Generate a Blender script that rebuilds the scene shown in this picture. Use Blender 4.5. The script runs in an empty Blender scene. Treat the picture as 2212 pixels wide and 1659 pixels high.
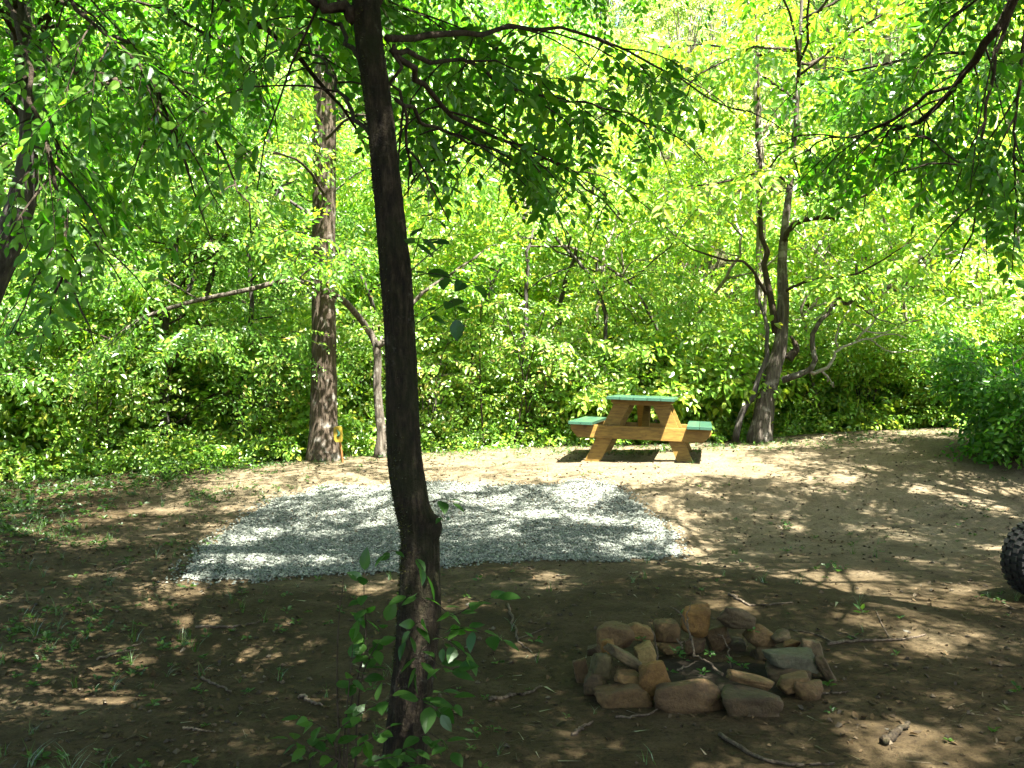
import bpy, math
import numpy as np

# ------------------------------------------------------------------ camera, sky, sun, exposure
sc = bpy.context.scene
R = math.radians
cam_d = bpy.data.cameras.new("camera")
cam = bpy.data.objects.new("camera", cam_d)
sc.collection.objects.link(cam)
cam.location = (0, 0, 1.6)
cam.rotation_euler = (R(90), 0, 0)
cam_d.lens = 35.0
cam_d.sensor_width = 36.0
cam_d.shift_y = -27.0 / 1024
cam_d.clip_end = 1000
cam_d.clip_start = 0.05
sc.camera = cam

SUN = np.array([0.28, -0.38, 1.0]); SUN /= np.linalg.norm(SUN)
sun_el = math.asin(SUN[2]); sun_az = math.atan2(SUN[0], SUN[1])
w = bpy.data.worlds.new("World"); sc.world = w; w.use_nodes = True
wn = w.node_tree.nodes; wl = w.node_tree.links
bg = wn["Background"]
sky = wn.new("ShaderNodeTexSky"); sky.sky_type = 'NISHITA'; sky.sun_disc = False
sky.dust_density = 4.0; sky.ozone_density = 0.6; sky.sun_elevation = sun_el; sky.sun_rotation = sun_az
wl.new(sky.outputs[0], bg.inputs[0]); bg.inputs[1].default_value = 0.054
sd = bpy.data.lights.new("sun", 'SUN'); sd.energy = 5.0; sd.angle = R(0.5); sd.color = (1.0, 0.95, 0.86)
so = bpy.data.objects.new("sun", sd); sc.collection.objects.link(so)
so.location = (5, -5, 30)
from mathutils import Vector, Matrix
so.rotation_euler = Vector(SUN).to_track_quat('Z', 'Y').to_euler()

sc.view_settings.view_transform = 'Standard'
sc.view_settings.look = 'None'
sc.view_settings.gamma = 1.0
sc.view_settings.use_curve_mapping = False
sc.view_settings.exposure = 3.8
sc.cycles.max_bounces = 6
sc.cycles.diffuse_bounces = 4
sc.cycles.glossy_bounces = 2
sc.cycles.transmission_bounces = 4
sc.cycles.caustics_reflective = False
sc.cycles.caustics_refractive = False
sc.cycles.sample_clamp_indirect = 6.0
sc.cycles.use_denoising = True

F_PX, HZ = 995.56, 357.0
K = 1024 / 2212.0                       # photo-display pixels -> render pixels
def P(dx, dy, y):                       # a point seen at (dx, dy) in the photo, y metres ahead
    return np.array([(dx * K - 512) / F_PX * y, y, 1.6 - (dy * K - HZ) / F_PX * y])
def proj(p):
    y = np.maximum(p[:, 1], 0.01)
    return (p[:, 0] / y * F_PX + 512) / K, ((1.6 - p[:, 2]) / y * F_PX + HZ) / K

# ------------------------------------------------------------------ numpy noise and terrain
def hash2(ix, iy, s):
    v = np.sin(ix * 127.1 + iy * 311.7 + s * 74.7) * 43758.5453
    return v - np.floor(v)
def vnoise(x, y, s=0):
    ix = np.floor(x); iy = np.floor(y); fx = x - ix; fy = y - iy
    fx = fx * fx * (3 - 2 * fx); fy = fy * fy * (3 - 2 * fy)
    a = hash2(ix, iy, s); b = hash2(ix + 1, iy, s); c = hash2(ix, iy + 1, s); d = hash2(ix + 1, iy + 1, s)
    return (a * (1 - fx) + b * fx) * (1 - fy) + (c * (1 - fx) + d * fx) * fy
def fbm(x, y, s=0, o=4):
    v = 0; a = .5; f = 1
    for k in range(o):
        v = v + a * vnoise(x * f, y * f, s + k); a *= .5; f *= 2.03
    return v
def sstep(a, b, x):
    t = np.clip((x - a) / (b - a), 0, 1); return t * t * (3 - 2 * t)
def hgt(x, y):
    x = np.asarray(x, float); y = np.asarray(y, float)
    crest = np.interp(x, [-14, -7, -4, -2.2, 0, 1.8, 3.5, 5, 7, 12], [.10, .10, .18, .28, .33, .36, .42, .52, .62, .55])
    ya = np.interp(x, [-6, -1, 1.5, 3, 6], [9, 8.2, 8.4, 8.6, 9.2])
    yb = np.interp(x, [-6, -1, 1.5, 3, 6], [13.5, 12.2, 11.6, 12.6, 13.4])
    z = crest * sstep(ya, yb, y)
    z = z - 1.7 * sstep(14.4, 18.5, y) * np.interp(x, [-8, -3, 0], [.45, .7, 1])
    yy = np.maximum(0, y - 21)
    z = z + .62 * (np.sqrt(yy * yy + 9) - 3) * (1 - .5 * sstep(45, 90, y))
    near = 1 - sstep(14, 25, y)
    z = z + near * ((fbm(x * .9 + 5, y * .9, 3, 3) - .45) * .07 + (fbm(x * 5, y * 5, 9, 3) - .45) * .022)
    return z
def G(dx, dy):                          # the ground point seen at (dx, dy)
    ys = np.linspace(2.2, 15, 1600)
    u = (dx * K - 512) / F_PX; v = (dy * K - HZ) / F_PX
    d = (1.6 - v * ys) - hgt(u * ys, ys)
    i = np.argmax(d < 0) if (d < 0).any() else len(ys) - 1
    y = ys[i]
    return np.array([u * y, y, float(hgt(u * y, y))])

# ------------------------------------------------------------------ mesh helpers
def link(o): sc.collection.objects.link(o)
def tag(o, label=None, cat=None, group=None, kind=None):
    if label: o["label"] = label
    if cat: o["category"] = cat
    if group: o["group"] = group
    if kind: o["kind"] = kind
    return o
def build(name, V, F, mats, parent=None, smooth=False, midx=None, loc=None):
    """V (n,3); F list of int arrays (m,k)."""
    V = np.asarray(V, np.float32)
    me = bpy.data.meshes.new(name)
    F = [np.asarray(f, np.int32) for f in F if len(f)]
    me.vertices.add(len(V)); me.vertices.foreach_set("co", V.ravel())
    nl = sum(f.size for f in F); npoly = sum(len(f) for f in F)
    me.loops.add(nl); me.loops.foreach_set("vertex_index", np.concatenate([f.ravel() for f in F]))
    tot = np.concatenate([np.full(len(f), f.shape[1], np.int32) for f in F])
    st = np.concatenate([[0], np.cumsum(tot)[:-1]]).astype(np.int32)
    me.polygons.add(npoly); me.polygons.foreach_set("loop_start", st)
    try: me.polygons.foreach_set("loop_total", tot)
    except Exception: pass
    if midx is not None: me.polygons.foreach_set("material_index", np.asarray(midx, np.int32))
    me.polygons.foreach_set("use_smooth", np.full(npoly, bool(smooth)))
    for m in (mats if isinstance(mats, (list, tuple)) else [mats]): me.materials.append(m)
    me.update(calc_edges=True); me.validate()
    o = bpy.data.objects.new(name, me); link(o)
    if parent is not None: o.parent = parent
    if loc is not None: o.location = loc
    return o
def empty(name, loc, rz=0.0):
    o = bpy.data.objects.new(name, None); link(o); o.location = tuple(map(float, loc)); o.rotation_euler = (0, 0, rz)
    o.empty_display_size = .2
    return o
class MB:                               # collects quads/tris into one mesh
    def __init__(s): s.V = []; s.Q = []; s.T = []; s.n = 0
    def add(s, V, Q=None, T=None):
        V = np.asarray(V, float)
        if Q is not None and len(Q): s.Q.append(np.asarray(Q, np.int64) + s.n)
        if T is not None and len(T): s.T.append(np.asarray(T, np.int64) + s.n)
        s.V.append(V); s.n += len(V)
    def box(s, c, d, M=None):
        x, y, z = np.array(d) / 2
        V = np.array([[-x, -y, -z], [x, -y, -z], [x, y, -z], [-x, y, -z], [-x, -y, z], [x, -y, z], [x, y, z], [-x, y, z]])
        if M is not None: V = V @ np.asarray(M).T
        s.add(V + np.array(c), [[3, 2, 1, 0], [4, 5, 6, 7], [0, 1, 5, 4], [1, 2, 6, 5], [2, 3, 7, 6], [3, 0, 4, 7]])
    def prism(s, poly, ax0, ax1):       # poly in XZ, extruded along y
        n = len(poly); p = np.array(poly, float)
        V = np.concatenate([np.c_[p[:, 0], np.full(n, ax0), p[:, 1]], np.c_[p[:, 0], np.full(n, ax1), p[:, 1]]])
        Q = [[i, (i + 1) % n, n + (i + 1) % n, n + i] for i in range(n)]
        T = [[0, i + 1, i] for i in range(1, n - 1)] + [[n, n + i, n + i + 1] for i in range(1, n - 1)]
        s.add(V, Q, T)
    def tube(s, pts, rad, n=8, rough=0.0, rng=None, lump=None):
        V, Q, T = tube(pts, rad, n, rough, rng, lump); s.add(V, Q, T)
    def build(s, name, mats, parent=None, smooth=False, loc=None, bevel=0):
        V = np.concatenate(s.V)
        o = build(name, V, [np.concatenate(s.Q) if s.Q else [], np.concatenate(s.T) if s.T else []], mats, parent, smooth, None, loc)
        if bevel:
            m = o.modifiers.new("bevel", 'BEVEL'); m.width = bevel; m.segments = 2; m.limit_method = 'ANGLE'
        return o
def resample(pts, m):
    pts = np.asarray(pts, float)
    if len(pts) < 3:
        t = np.linspace(0, 1, m)[:, None]; return pts[0] * (1 - t) + pts[-1] * t
    q = np.vstack([2 * pts[0] - pts[1], pts, 2 * pts[-1] - pts[-2]])
    n = len(pts) - 1; out = []
    for t in np.linspace(0, n, m):
        i = min(int(t), n - 1); f = t - i
        p0, p1, p2, p3 = q[i], q[i + 1], q[i + 2], q[i + 3]
        out.append(.5 * (2 * p1 + (p2 - p0) * f + (2 * p0 - 5 * p1 + 4 * p2 - p3) * f * f + (3 * p1 - p0 - 3 * p2 + p3) * f ** 3))
    return np.array(out)
def tube(pts, rad, n=8, rough=0.0, rng=None, lump=None):
    pts = np.asarray(pts, float); m = len(pts); rad = np.broadcast_to(np.asarray(rad, float), (m,)).copy()
    T = np.gradient(pts, axis=0); T /= np.linalg.norm(T, axis=1)[:, None] + 1e-9
    a = np.array([1., 0, 0]) if abs(T[0, 0]) < .8 else np.array([0, 1., 0])
    N = np.cross(T, a); N /= np.linalg.norm(N, axis=1)[:, None] + 1e-9
    B = np.cross(T, N)
    th = np.linspace(0, 2 * np.pi, n, endpoint=False)
    rr = rad[:, None] * np.ones((m, n))
    if rough: rr = rr * (1 + rough * (rng.random((m, n)) - .5))
    if lump is not None: rr = rr * lump(pts, th)
    V = pts[:, None, :] + rr[..., None] * (np.cos(th)[None, :, None] * N[:, None, :] + np.sin(th)[None, :, None] * B[:, None, :])
    V = np.concatenate([V.reshape(-1, 3), pts[:1], pts[-1:]])
    i = np.arange(m - 1)[:, None] * n; j = np.arange(n)[None, :]; j2 = (j + 1) % n
    Q = np.stack([i + j, i + j2, i + n + j2, i + n + j], -1).reshape(-1, 4)
    k = np.arange(n)
    T_ = np.concatenate([np.stack([np.full(n, m * n), (k + 1) % n, k], -1), np.stack([np.full(n, m * n + 1), (m - 1) * n + k, (m - 1) * n + (k + 1) % n], -1)])
    return V, Q, T_

# ------------------------------------------------------------------ materials
def new_mat(name):
    m = bpy.data.materials.new(name); m.use_nodes = True
    nt = m.node_tree; nt.nodes.clear()
    return m, nt
def N(nt, t, **kw):
    n = nt.nodes.new(t)
    for k, v in kw.items(): setattr(n, k, v)
    return n
def ramp(nt, fac, stops):
    r = N(nt, "ShaderNodeValToRGB"); nt.links.new(fac, r.inputs[0])
    e = r.color_ramp.elements
    while len(e) > 1: e.remove(e[-1])
    e[0].position = stops[0][0]; e[0].color = (*stops[0][1], 1)
    for p, c in stops[1:]:
        x = e.new(p); x.color = (*c, 1)
    return r.outputs[0]
def noise(nt, scale, detail=6, rough=.6, vec=None, mapscale=None):
    n = N(nt, "ShaderNodeTexNoise"); n.inputs["Scale"].default_value = scale; n.inputs["Detail"].default_value = detail; n.inputs["Roughness"].default_value = rough
    if vec is None:
        tc = N(nt, "ShaderNodeTexCoord"); vec = tc.outputs["Object"]
    if mapscale:
        mp = N(nt, "ShaderNodeMapping"); mp.inputs["Scale"].default_value = mapscale; nt.links.new(vec, mp.inputs[0]); vec = mp.outputs[0]
    nt.links.new(vec, n.inputs["Vector"])
    return n.outputs["Fac"]
def mixc(nt, fac, a, b, mode='MIX'):
    m = N(nt, "ShaderNodeMix", data_type='RGBA', blend_type=mode)
    for s, v in ((m.inputs[0], fac), (m.inputs[6], a), (m.inputs[7], b)):
        if hasattr(v, "type") and hasattr(v, "is_linked"): nt.links.new(v, s)
        elif isinstance(v, (int, float)): s.default_value = v
        else: s.default_value = (*v, 1)
    return m.outputs[2]
def principled(nt, col, rough=.8, bump=None, bstr=.5, bdist=.01, spec=.3):
    p = N(nt, "ShaderNodeBsdfPrincipled"); o = N(nt, "ShaderNodeOutputMaterial")
    if isinstance(col, tuple): p.inputs["Base Color"].default_value = (*col, 1)
    else: nt.links.new(mixc(nt, 1.0, col, (.57, .57, .57), 'MULTIPLY'), p.inputs["Base Color"])
    if isinstance(rough, (int, float)): p.inputs["Roughness"].default_value = rough
    else: nt.links.new(rough, p.inputs["Roughness"])
    p.inputs["Specular IOR Level"].default_value = spec
    if bump is not None:
        b = N(nt, "ShaderNodeBump"); b.inputs["Strength"].default_value = bstr; b.inputs["Distance"].default_value = bdist
        nt.links.new(bump, b.inputs["Height"]); nt.links.new(b.outputs[0], p.inputs["Normal"])
    nt.links.new(p.outputs[0], o.inputs[0])
    return p
def leaf_mat(name, stops, tstops, trans=.45, gloss=.05, grough=.38):
    m, nt = new_mat(name)
    g = N(nt, "ShaderNodeNewGeometry")
    c = ramp(nt, g.outputs["Random Per Island"], stops); ct = ramp(nt, g.outputs["Random Per Island"], tstops)
    d = N(nt, "ShaderNodeBsdfDiffuse"); nt.links.new(c, d.inputs[0])
    t = N(nt, "ShaderNodeBsdfTranslucent"); nt.links.new(ct, t.inputs[0])
    mx = N(nt, "ShaderNodeMixShader"); mx.inputs[0].default_value = trans
    nt.links.new(d.outputs[0], mx.inputs[1]); nt.links.new(t.outputs[0], mx.inputs[2])
    gl = N(nt, "ShaderNodeBsdfGlossy"); gl.inputs["Roughness"].default_value = grough; gl.inputs[0].default_value = (.9, 1, .9, 1)
    m2 = N(nt, "ShaderNodeMixShader")
    lw = N(nt, "ShaderNodeLayerWeight"); lw.inputs[0].default_value = .25
    mul = N(nt, "ShaderNodeMath", operation='MULTIPLY_ADD'); nt.links.new(lw.outputs["Fresnel"], mul.inputs[0]); mul.inputs[1].default_value = .10; mul.inputs[2].default_value = gloss
    nt.links.new(mul.outputs[0], m2.inputs[0])
    nt.links.new(mx.outputs[0], m2.inputs[1]); nt.links.new(gl.outputs[0], m2.inputs[2])
    o = N(nt, "ShaderNodeOutputMaterial"); nt.links.new(m2.outputs[0], o.inputs[0])
    return m
def bark_mat(name, c0, c1, c2, stretch=(14, 14, 2.2), lichen=None, moss=None):
    m, nt = new_mat(name)
    a = noise(nt, 2.2, 8, .65, mapscale=stretch); b = noise(nt, 7, 5, .6)
    col = ramp(nt, a, [(.30, c0), (.5, c1), (.72, c2)])
    if lichen:
        f = ramp(nt, b, [(.55, (0, 0, 0)), (.66, (1, 1, 1))]); col = mixc(nt, f, col, lichen)
    if moss:
        c = noise(nt, 3.1, 6, .7); f = ramp(nt, c, [(.48, (0, 0, 0)), (.62, (.8, .8, .8))]); col = mixc(nt, f, col, moss)
    principled(nt, col, .9, a, 1.0, .03, .15)
    return m
M = {}
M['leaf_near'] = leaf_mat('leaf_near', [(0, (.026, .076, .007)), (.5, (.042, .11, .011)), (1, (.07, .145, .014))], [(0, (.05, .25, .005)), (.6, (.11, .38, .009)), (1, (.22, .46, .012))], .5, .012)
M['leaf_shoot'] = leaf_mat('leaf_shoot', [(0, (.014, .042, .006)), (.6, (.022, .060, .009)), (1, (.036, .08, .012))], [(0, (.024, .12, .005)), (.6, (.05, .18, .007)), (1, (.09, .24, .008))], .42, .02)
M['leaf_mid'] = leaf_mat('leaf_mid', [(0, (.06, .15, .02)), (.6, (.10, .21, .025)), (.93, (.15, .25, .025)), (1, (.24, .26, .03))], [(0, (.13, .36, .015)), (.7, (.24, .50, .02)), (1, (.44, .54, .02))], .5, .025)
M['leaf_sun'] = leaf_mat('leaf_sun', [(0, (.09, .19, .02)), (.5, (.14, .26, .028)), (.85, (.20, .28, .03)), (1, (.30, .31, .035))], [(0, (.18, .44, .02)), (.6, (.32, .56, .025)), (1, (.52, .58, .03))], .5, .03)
M['leaf_far'] = leaf_mat('leaf_far', [(0, (.10, .20, .04)), (.6, (.16, .27, .055)), (1, (.24, .31, .07))], [(0, (.18, .44, .06)), (.6, (.30, .56, .07)), (1, (.46, .58, .07))], .5, .03)
M['leaf_dry'] = leaf_mat('leaf_dry', [(0, (.09, .19, .02)), (.7, (.15, .25, .03)), (.9, (.24, .24, .05)), (1, (.30, .20, .07))], [(0, (.18, .44, .02)), (.75, (.34, .52, .03)), (1, (.46, .36, .06))], .5, .03)
M['leaf_weed'] = leaf_mat('leaf_weed', [(0, (.013, .037, .006)), (.6, (.026, .062, .010)), (1, (.05, .09, .015))], [(0, (.025, .09, .005)), (1, (.075, .17, .010))], .35, .02)
M['bark_dark'] = bark_mat('bark_dark', (.010, .007, .004), (.035, .026, .014), (.085, .066, .036), (22, 22, 7), lichen=(.075, .066, .045), moss=(.024, .030, .007))
M['bark_brown'] = bark_mat('bark_brown', (.03, .022, .014), (.095, .072, .050), (.20, .16, .115), (22, 22, 1.6), lichen=(.30, .28, .24))  # pale lichen also stands in for sunlit patches on the thick trunk
M['bark_pale'] = bark_mat('bark_pale', (.12, .10, .075), (.30, .26, .20), (.48, .43, .35), (12, 12, 3))
M['bark_grey'] = bark_mat('bark_grey', (.03, .027, .024), (.08, .072, .062), (.16, .147, .125), (12, 12, 2.5))
M['bark_tan'] = bark_mat('bark_tan', (.03, .025, .018), (.10, .085, .065), (.22, .195, .155), (16, 16, 2), lichen=(.28, .26, .22))
M['twig'] = bark_mat('twig', (.025, .018, .012), (.06, .045, .03), (.11, .085, .06), (20, 20, 6))
M['deadwood'] = bark_mat('deadwood', (.25, .21, .16), (.45, .40, .32), (.62, .57, .48), (20, 20, 4))
M['dry_stick'] = bark_mat('dry_stick', (.09, .07, .045), (.19, .15, .105), (.30, .25, .18), (20, 20, 20))
M['stick'] = bark_mat('stick', (.05, .038, .025), (.13, .10, .07), (.26, .21, .15), (20, 20, 20))

def slim_bark():
    m, nt = new_mat('slim_bark')
    a = noise(nt, 2.2, 9, .7, mapscale=(26, 26, 6)); b = noise(nt, 5, 6, .7); c = noise(nt, 38, 5, .75); d = noise(nt, 3, 6, .7)
    col = ramp(nt, a, [(.32, (.006, .0045, .003)), (.47, (.026, .019, .011)), (.56, (.048, .036, .021)), (.70, (.105, .084, .05))])
    f = ramp(nt, b, [(.55, (0, 0, 0)), (.64, (1, 1, 1))]); fc = ramp(nt, c, [(.5, (0, 0, 0)), (.56, (1, 1, 1))])
    lf = mixc(nt, 1.0, f, fc, 'MULTIPLY'); col = mixc(nt, lf, col, (.15, .145, .11))
    g = ramp(nt, d, [(.48, (0, 0, 0)), (.62, (.8, .8, .8))]); col = mixc(nt, g, col, (.026, .032, .008))
    ab = N(nt, "ShaderNodeMath", operation='ADD'); nt.links.new(a, ab.inputs[0]); nt.links.new(c, ab.inputs[1])
    principled(nt, col, .9, ab.outputs[0], 1.0, .03, .15)
    return m
M['slim_bark'] = slim_bark()
def ground_mat():
    m, nt = new_mat('soil')
    tc = N(nt, "ShaderNodeTexCoord"); ob = tc.outputs["Object"]
    big = noise(nt, .55, 5, .6, ob); mid = noise(nt, 3.2, 8, .7, ob); fine = noise(nt, 34, 6, .75, ob); vf = noise(nt, 130, 3, .7, ob)
    soil = ramp(nt, mid, [(.3, (.029, .0205, .009)), (.5, (.059, .042, .0195)), (.72, (.102, .0765, .041))])
    sand = ramp(nt, mid, [(.25, (.112, .087, .049)), (.5, (.172, .140, .086)), (.75, (.235, .196, .134))])
    sp = N(nt, "ShaderNodeSeparateXYZ"); nt.links.new(ob, sp.inputs[0])
    mr = N(nt, "ShaderNodeMapRange"); mr.inputs[1].default_value = 6.5; mr.inputs[2].default_value = 11; nt.links.new(sp.outputs[1], mr.inputs[0])
    mx_ = N(nt, "ShaderNodeMapRange"); mx_.inputs[1].default_value = -4.5; mx_.inputs[2].default_value = -1.5; nt.links.new(sp.outputs[0], mx_.inputs[0])
    mu = N(nt, "ShaderNodeMath", operation='MULTIPLY'); nt.links.new(mr.outputs[0], mu.inputs[0]); nt.links.new(mx_.outputs[0], mu.inputs[1])
    ad = N(nt, "ShaderNodeMath", operation='ADD'); nt.links.new(mu.outputs[0], ad.inputs[0]); nt.links.new(big, ad.inputs[1])
    sandf = ramp(nt, ad.outputs[0], [(.55, (0, 0, 0)), (1.0, (1, 1, 1))])
    col = mixc(nt, sandf, soil, sand)
    spk = ramp(nt, fine, [(.36, (.35, .3, .24)), (.5, (1, 1, 1)), (.68, (1.12, 1.1, 1.05))])
    col = mixc(nt, .85, col, spk, 'MULTIPLY')
    spk2 = ramp(nt, vf, [(.34, (.55, .5, .42)), (.5, (1, 1, 1))])
    col = mixc(nt, .7, col, spk2, 'MULTIPLY')
    # humus patches
    hum = ramp(nt, noise(nt, 1.7, 7, .75, ob), [(.56, (0, 0, 0)), (.7, (.75, .75, .75))])
    col = mixc(nt, hum, col, (.026, .018, .009))
    # beyond the crest everything is leaf mould
    mr2 = N(nt, "ShaderNodeMapRange"); mr2.inputs[1].default_value = 14.2; mr2.inputs[2].default_value = 15.2; nt.links.new(sp.outputs[1], mr2.inputs[0])
    col = mixc(nt, mr2.outputs[0], col, (.05, .05, .022))
    addb = N(nt, "ShaderNodeMath", operation='ADD'); nt.links.new(fine, addb.inputs[0]); nt.links.new(mid, addb.inputs[1])
    principled(nt, col, .95, addb.outputs[0], .9, .02, .1)
    return m
M['soil'] = ground_mat()

# ------------------------------------------------------------------ ground sheet
def axis(segs):
    out = [segs[0][0]]
    for a, b, s in segs: out += list(np.linspace(a, b, max(2, int(round((b - a) / s)) + 1))[1:])
    return np.array(out)
gx = axis([(-160, -40, 12), (-40, -12, 1.5), (-12, -7.5, .2), (-7.5, 8.5, .045), (8.5, 13, .2), (13, 40, 1.5), (40, 160, 12)])
gy = axis([(-60, -8, 6), (-8, 2.2, .3), (2.2, 14.6, .045), (14.6, 22, .3), (22, 60, 1.5), (60, 200, 10)])
X, Y = np.meshgrid(gx, gy)
nx, ny = len(gx), len(gy)
i = np.arange(ny - 1)[:, None] * nx; j = np.arange(nx - 1)[None, :]
Q = np.stack([i + j, i + j + 1, i + nx + j + 1, i + nx + j], -1).reshape(-1, 4)
g = build('ground', np.c_[X.ravel(), Y.ravel(), hgt(X, Y).ravel()], [Q], M['soil'], smooth=True)
tag(g, kind='structure')

# ------------------------------------------------------------------ leaves, sprays, crowns
ZUP = np.array([0, 0, 1.])
def nrm(v): return v / (np.linalg.norm(v, axis=-1, keepdims=True) + 1e-9)
def leaf_shape(L, W, curl, fold, hi=False):
    if not hi:
        V = np.array([[0, 0, 0], [.33 * L, .5 * W, fold * W], [.72 * L, .36 * W, fold * W * .7 - curl * L * .5], [L, 0, -curl * L],
                      [.72 * L, -.36 * W, fold * W * .7 - curl * L * .5], [.33 * L, -.5 * W, fold * W]])
        return V, np.array([[0, 3, 2, 1], [0, 5, 4, 3]])
    xs = [0, .12, .32, .55, .78, 1.0]; ws = [0, .30, .5, .46, .27, 0]
    V = []; Fq = []
    for x, ww in zip(xs, ws):
        zc = -curl * L * x * x
        V += [[x * L, ww * W, zc + fold * ww * W], [x * L, 0, zc], [x * L, -ww * W, zc + fold * ww * W]]
    for k in range(5):
        a = k * 3; b = a + 3
        Fq += [[a, a + 1, b + 1, b], [a + 1, a + 2, b + 2, b + 1]]
    return np.array(V), np.array(Fq)
def rotm(yaw, pitch, roll):
    cy, sy, cp, sp_, cr, sr = math.cos(yaw), math.sin(yaw), math.cos(pitch), math.sin(pitch), math.cos(roll), math.sin(roll)
    Rz = np.array([[cy, -sy, 0], [sy, cy, 0], [0, 0, 1]]); Ry = np.array([[cp, 0, sp_], [0, 1, 0], [-sp_, 0, cp]]); Rx = np.array([[1, 0, 0], [0, cr, -sr], [0, sr, cr]])
    return Rz @ Ry @ Rx
def make_spray(rng, n=12, L=.42, leaf=.078, wid=.5, droop=.3, down=.35, hi=False, twig=.0018):
    Vs = []; Qs = []; mi = []; k = 0
    for q in range(n):
        t = (q + .7) / n; t = min(t, 1)
        s = 1 if q % 2 else -1
        last = q == n - 1
        pos = np.array([L * t, 0, -droop * L * t * t])
        l = leaf * (.65 + .5 * math.sin(math.pi * (.15 + .75 * t))) * rng.uniform(.8, 1.15)
        V, F = leaf_shape(l, l * wid * rng.uniform(.88, 1.1), rng.uniform(.02, .22), rng.uniform(.05, .3), hi)
        yaw = 0 if last else s * R(rng.uniform(38, 70))
        V = (V + [l * .12, 0, 0]) @ rotm(yaw, R(rng.uniform(-5, 45)) * (.4 + down), R(rng.uniform(-32, 32)) + s * .15).T + pos
        Vs.append(V); Qs.append(F + k); k += len(V); mi += [0] * len(F)
    ts = np.linspace(0, 1, 4)
    pts = np.c_[L * ts, 0 * ts, -droop * L * ts * ts]
    th = np.array([0, 2.1, 4.2]); V = (pts[:, None, :] + twig * (1.2 - ts[:, None, None]) * np.stack([0 * th, np.cos(th), np.sin(th)], -1)[None]).reshape(-1, 3)
    q = [[a * 3 + b, a * 3 + (b + 1) % 3, a * 3 + 3 + (b + 1) % 3, a * 3 + 3 + b] for a in range(3) for b in range(3)]
    Vs.append(V); Qs.append(np.array(q) + k); mi += [1] * 9
    return np.concatenate(Vs), np.concatenate(Qs), np.array(mi)
_r = np.random.default_rng(5)
SPR_NEAR = [make_spray(_r, _r.integers(11, 17), .42, .066, .47, .35, .5, True) for _ in range(8)]
SPR = [make_spray(_r, _r.integers(9, 14), .42, .08, .5, .3, .4) for _ in range(8)]
SPR_BIG = [make_spray(_r, _r.integers(6, 10), .45, .12, .55, .35, .6) for _ in range(6)]
SPR_FAR = [make_spray(_r, 8, .5, .125, .55, .3, .3) for _ in range(6)]
SPR_SMALL = [make_spray(_r, 12, .34, .05, .5, .2, .2) for _ in range(6)]

class Foliage:
    def __init__(s, tmpl): s.t = tmpl; s.p = []; s.d = []; s.s = []
    def add(s, p, d, sc_): s.p.append(np.atleast_2d(p)); s.d.append(np.atleast_2d(d)); s.s.append(np.atleast_1d(sc_))
    def build(s, name, mats, parent, rng, keep=None, upj=.35, loc0=None, up0=None):
        p = np.concatenate(s.p); d = nrm(np.concatenate(s.d)); sc_ = np.concatenate(s.s)
        if keep is not None:
            k = keep(p)
            if keep is not keep_holes: k = k & keep(p + d * (.45 * sc_)[:, None])
            else: k = k & keep_holes(p + d * (.30 * sc_)[:, None]) & keep_canopy(p + d * (.45 * sc_)[:, None])
            p, d, sc_ = p[k], d[k], sc_[k]
        if loc0 is not None: p = p - loc0
        up = (ZUP if up0 is None else np.array(up0)) + upj * rng.normal(size=p.shape)
        Yv = nrm(np.cross(up, d)); Zv = np.cross(d, Yv)
        Mx = np.stack([d, Yv, Zv], -1) * sc_[:, None, None]
        idx = rng.integers(0, len(s.t), len(p))
        Vs, Qs, ms, n = [], [], [], 0
        for q, (V, F, mi) in enumerate(s.t):
            a = np.nonzero(idx == q)[0]
            if not len(a): continue
            VV = np.einsum('nij,vj->nvi', Mx[a], V) + p[a][:, None, :]
            FF = F[None] + (np.arange(len(a)) * len(V))[:, None, None] + n
            Vs.append(VV.reshape(-1, 3)); Qs.append(FF.reshape(-1, 4)); ms.append(np.tile(mi, len(a))); n += VV.shape[0] * VV.shape[1]
        return build(name, np.concatenate(Vs), [np.concatenate(Qs)], mats, parent, False, np.concatenate(ms))

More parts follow.
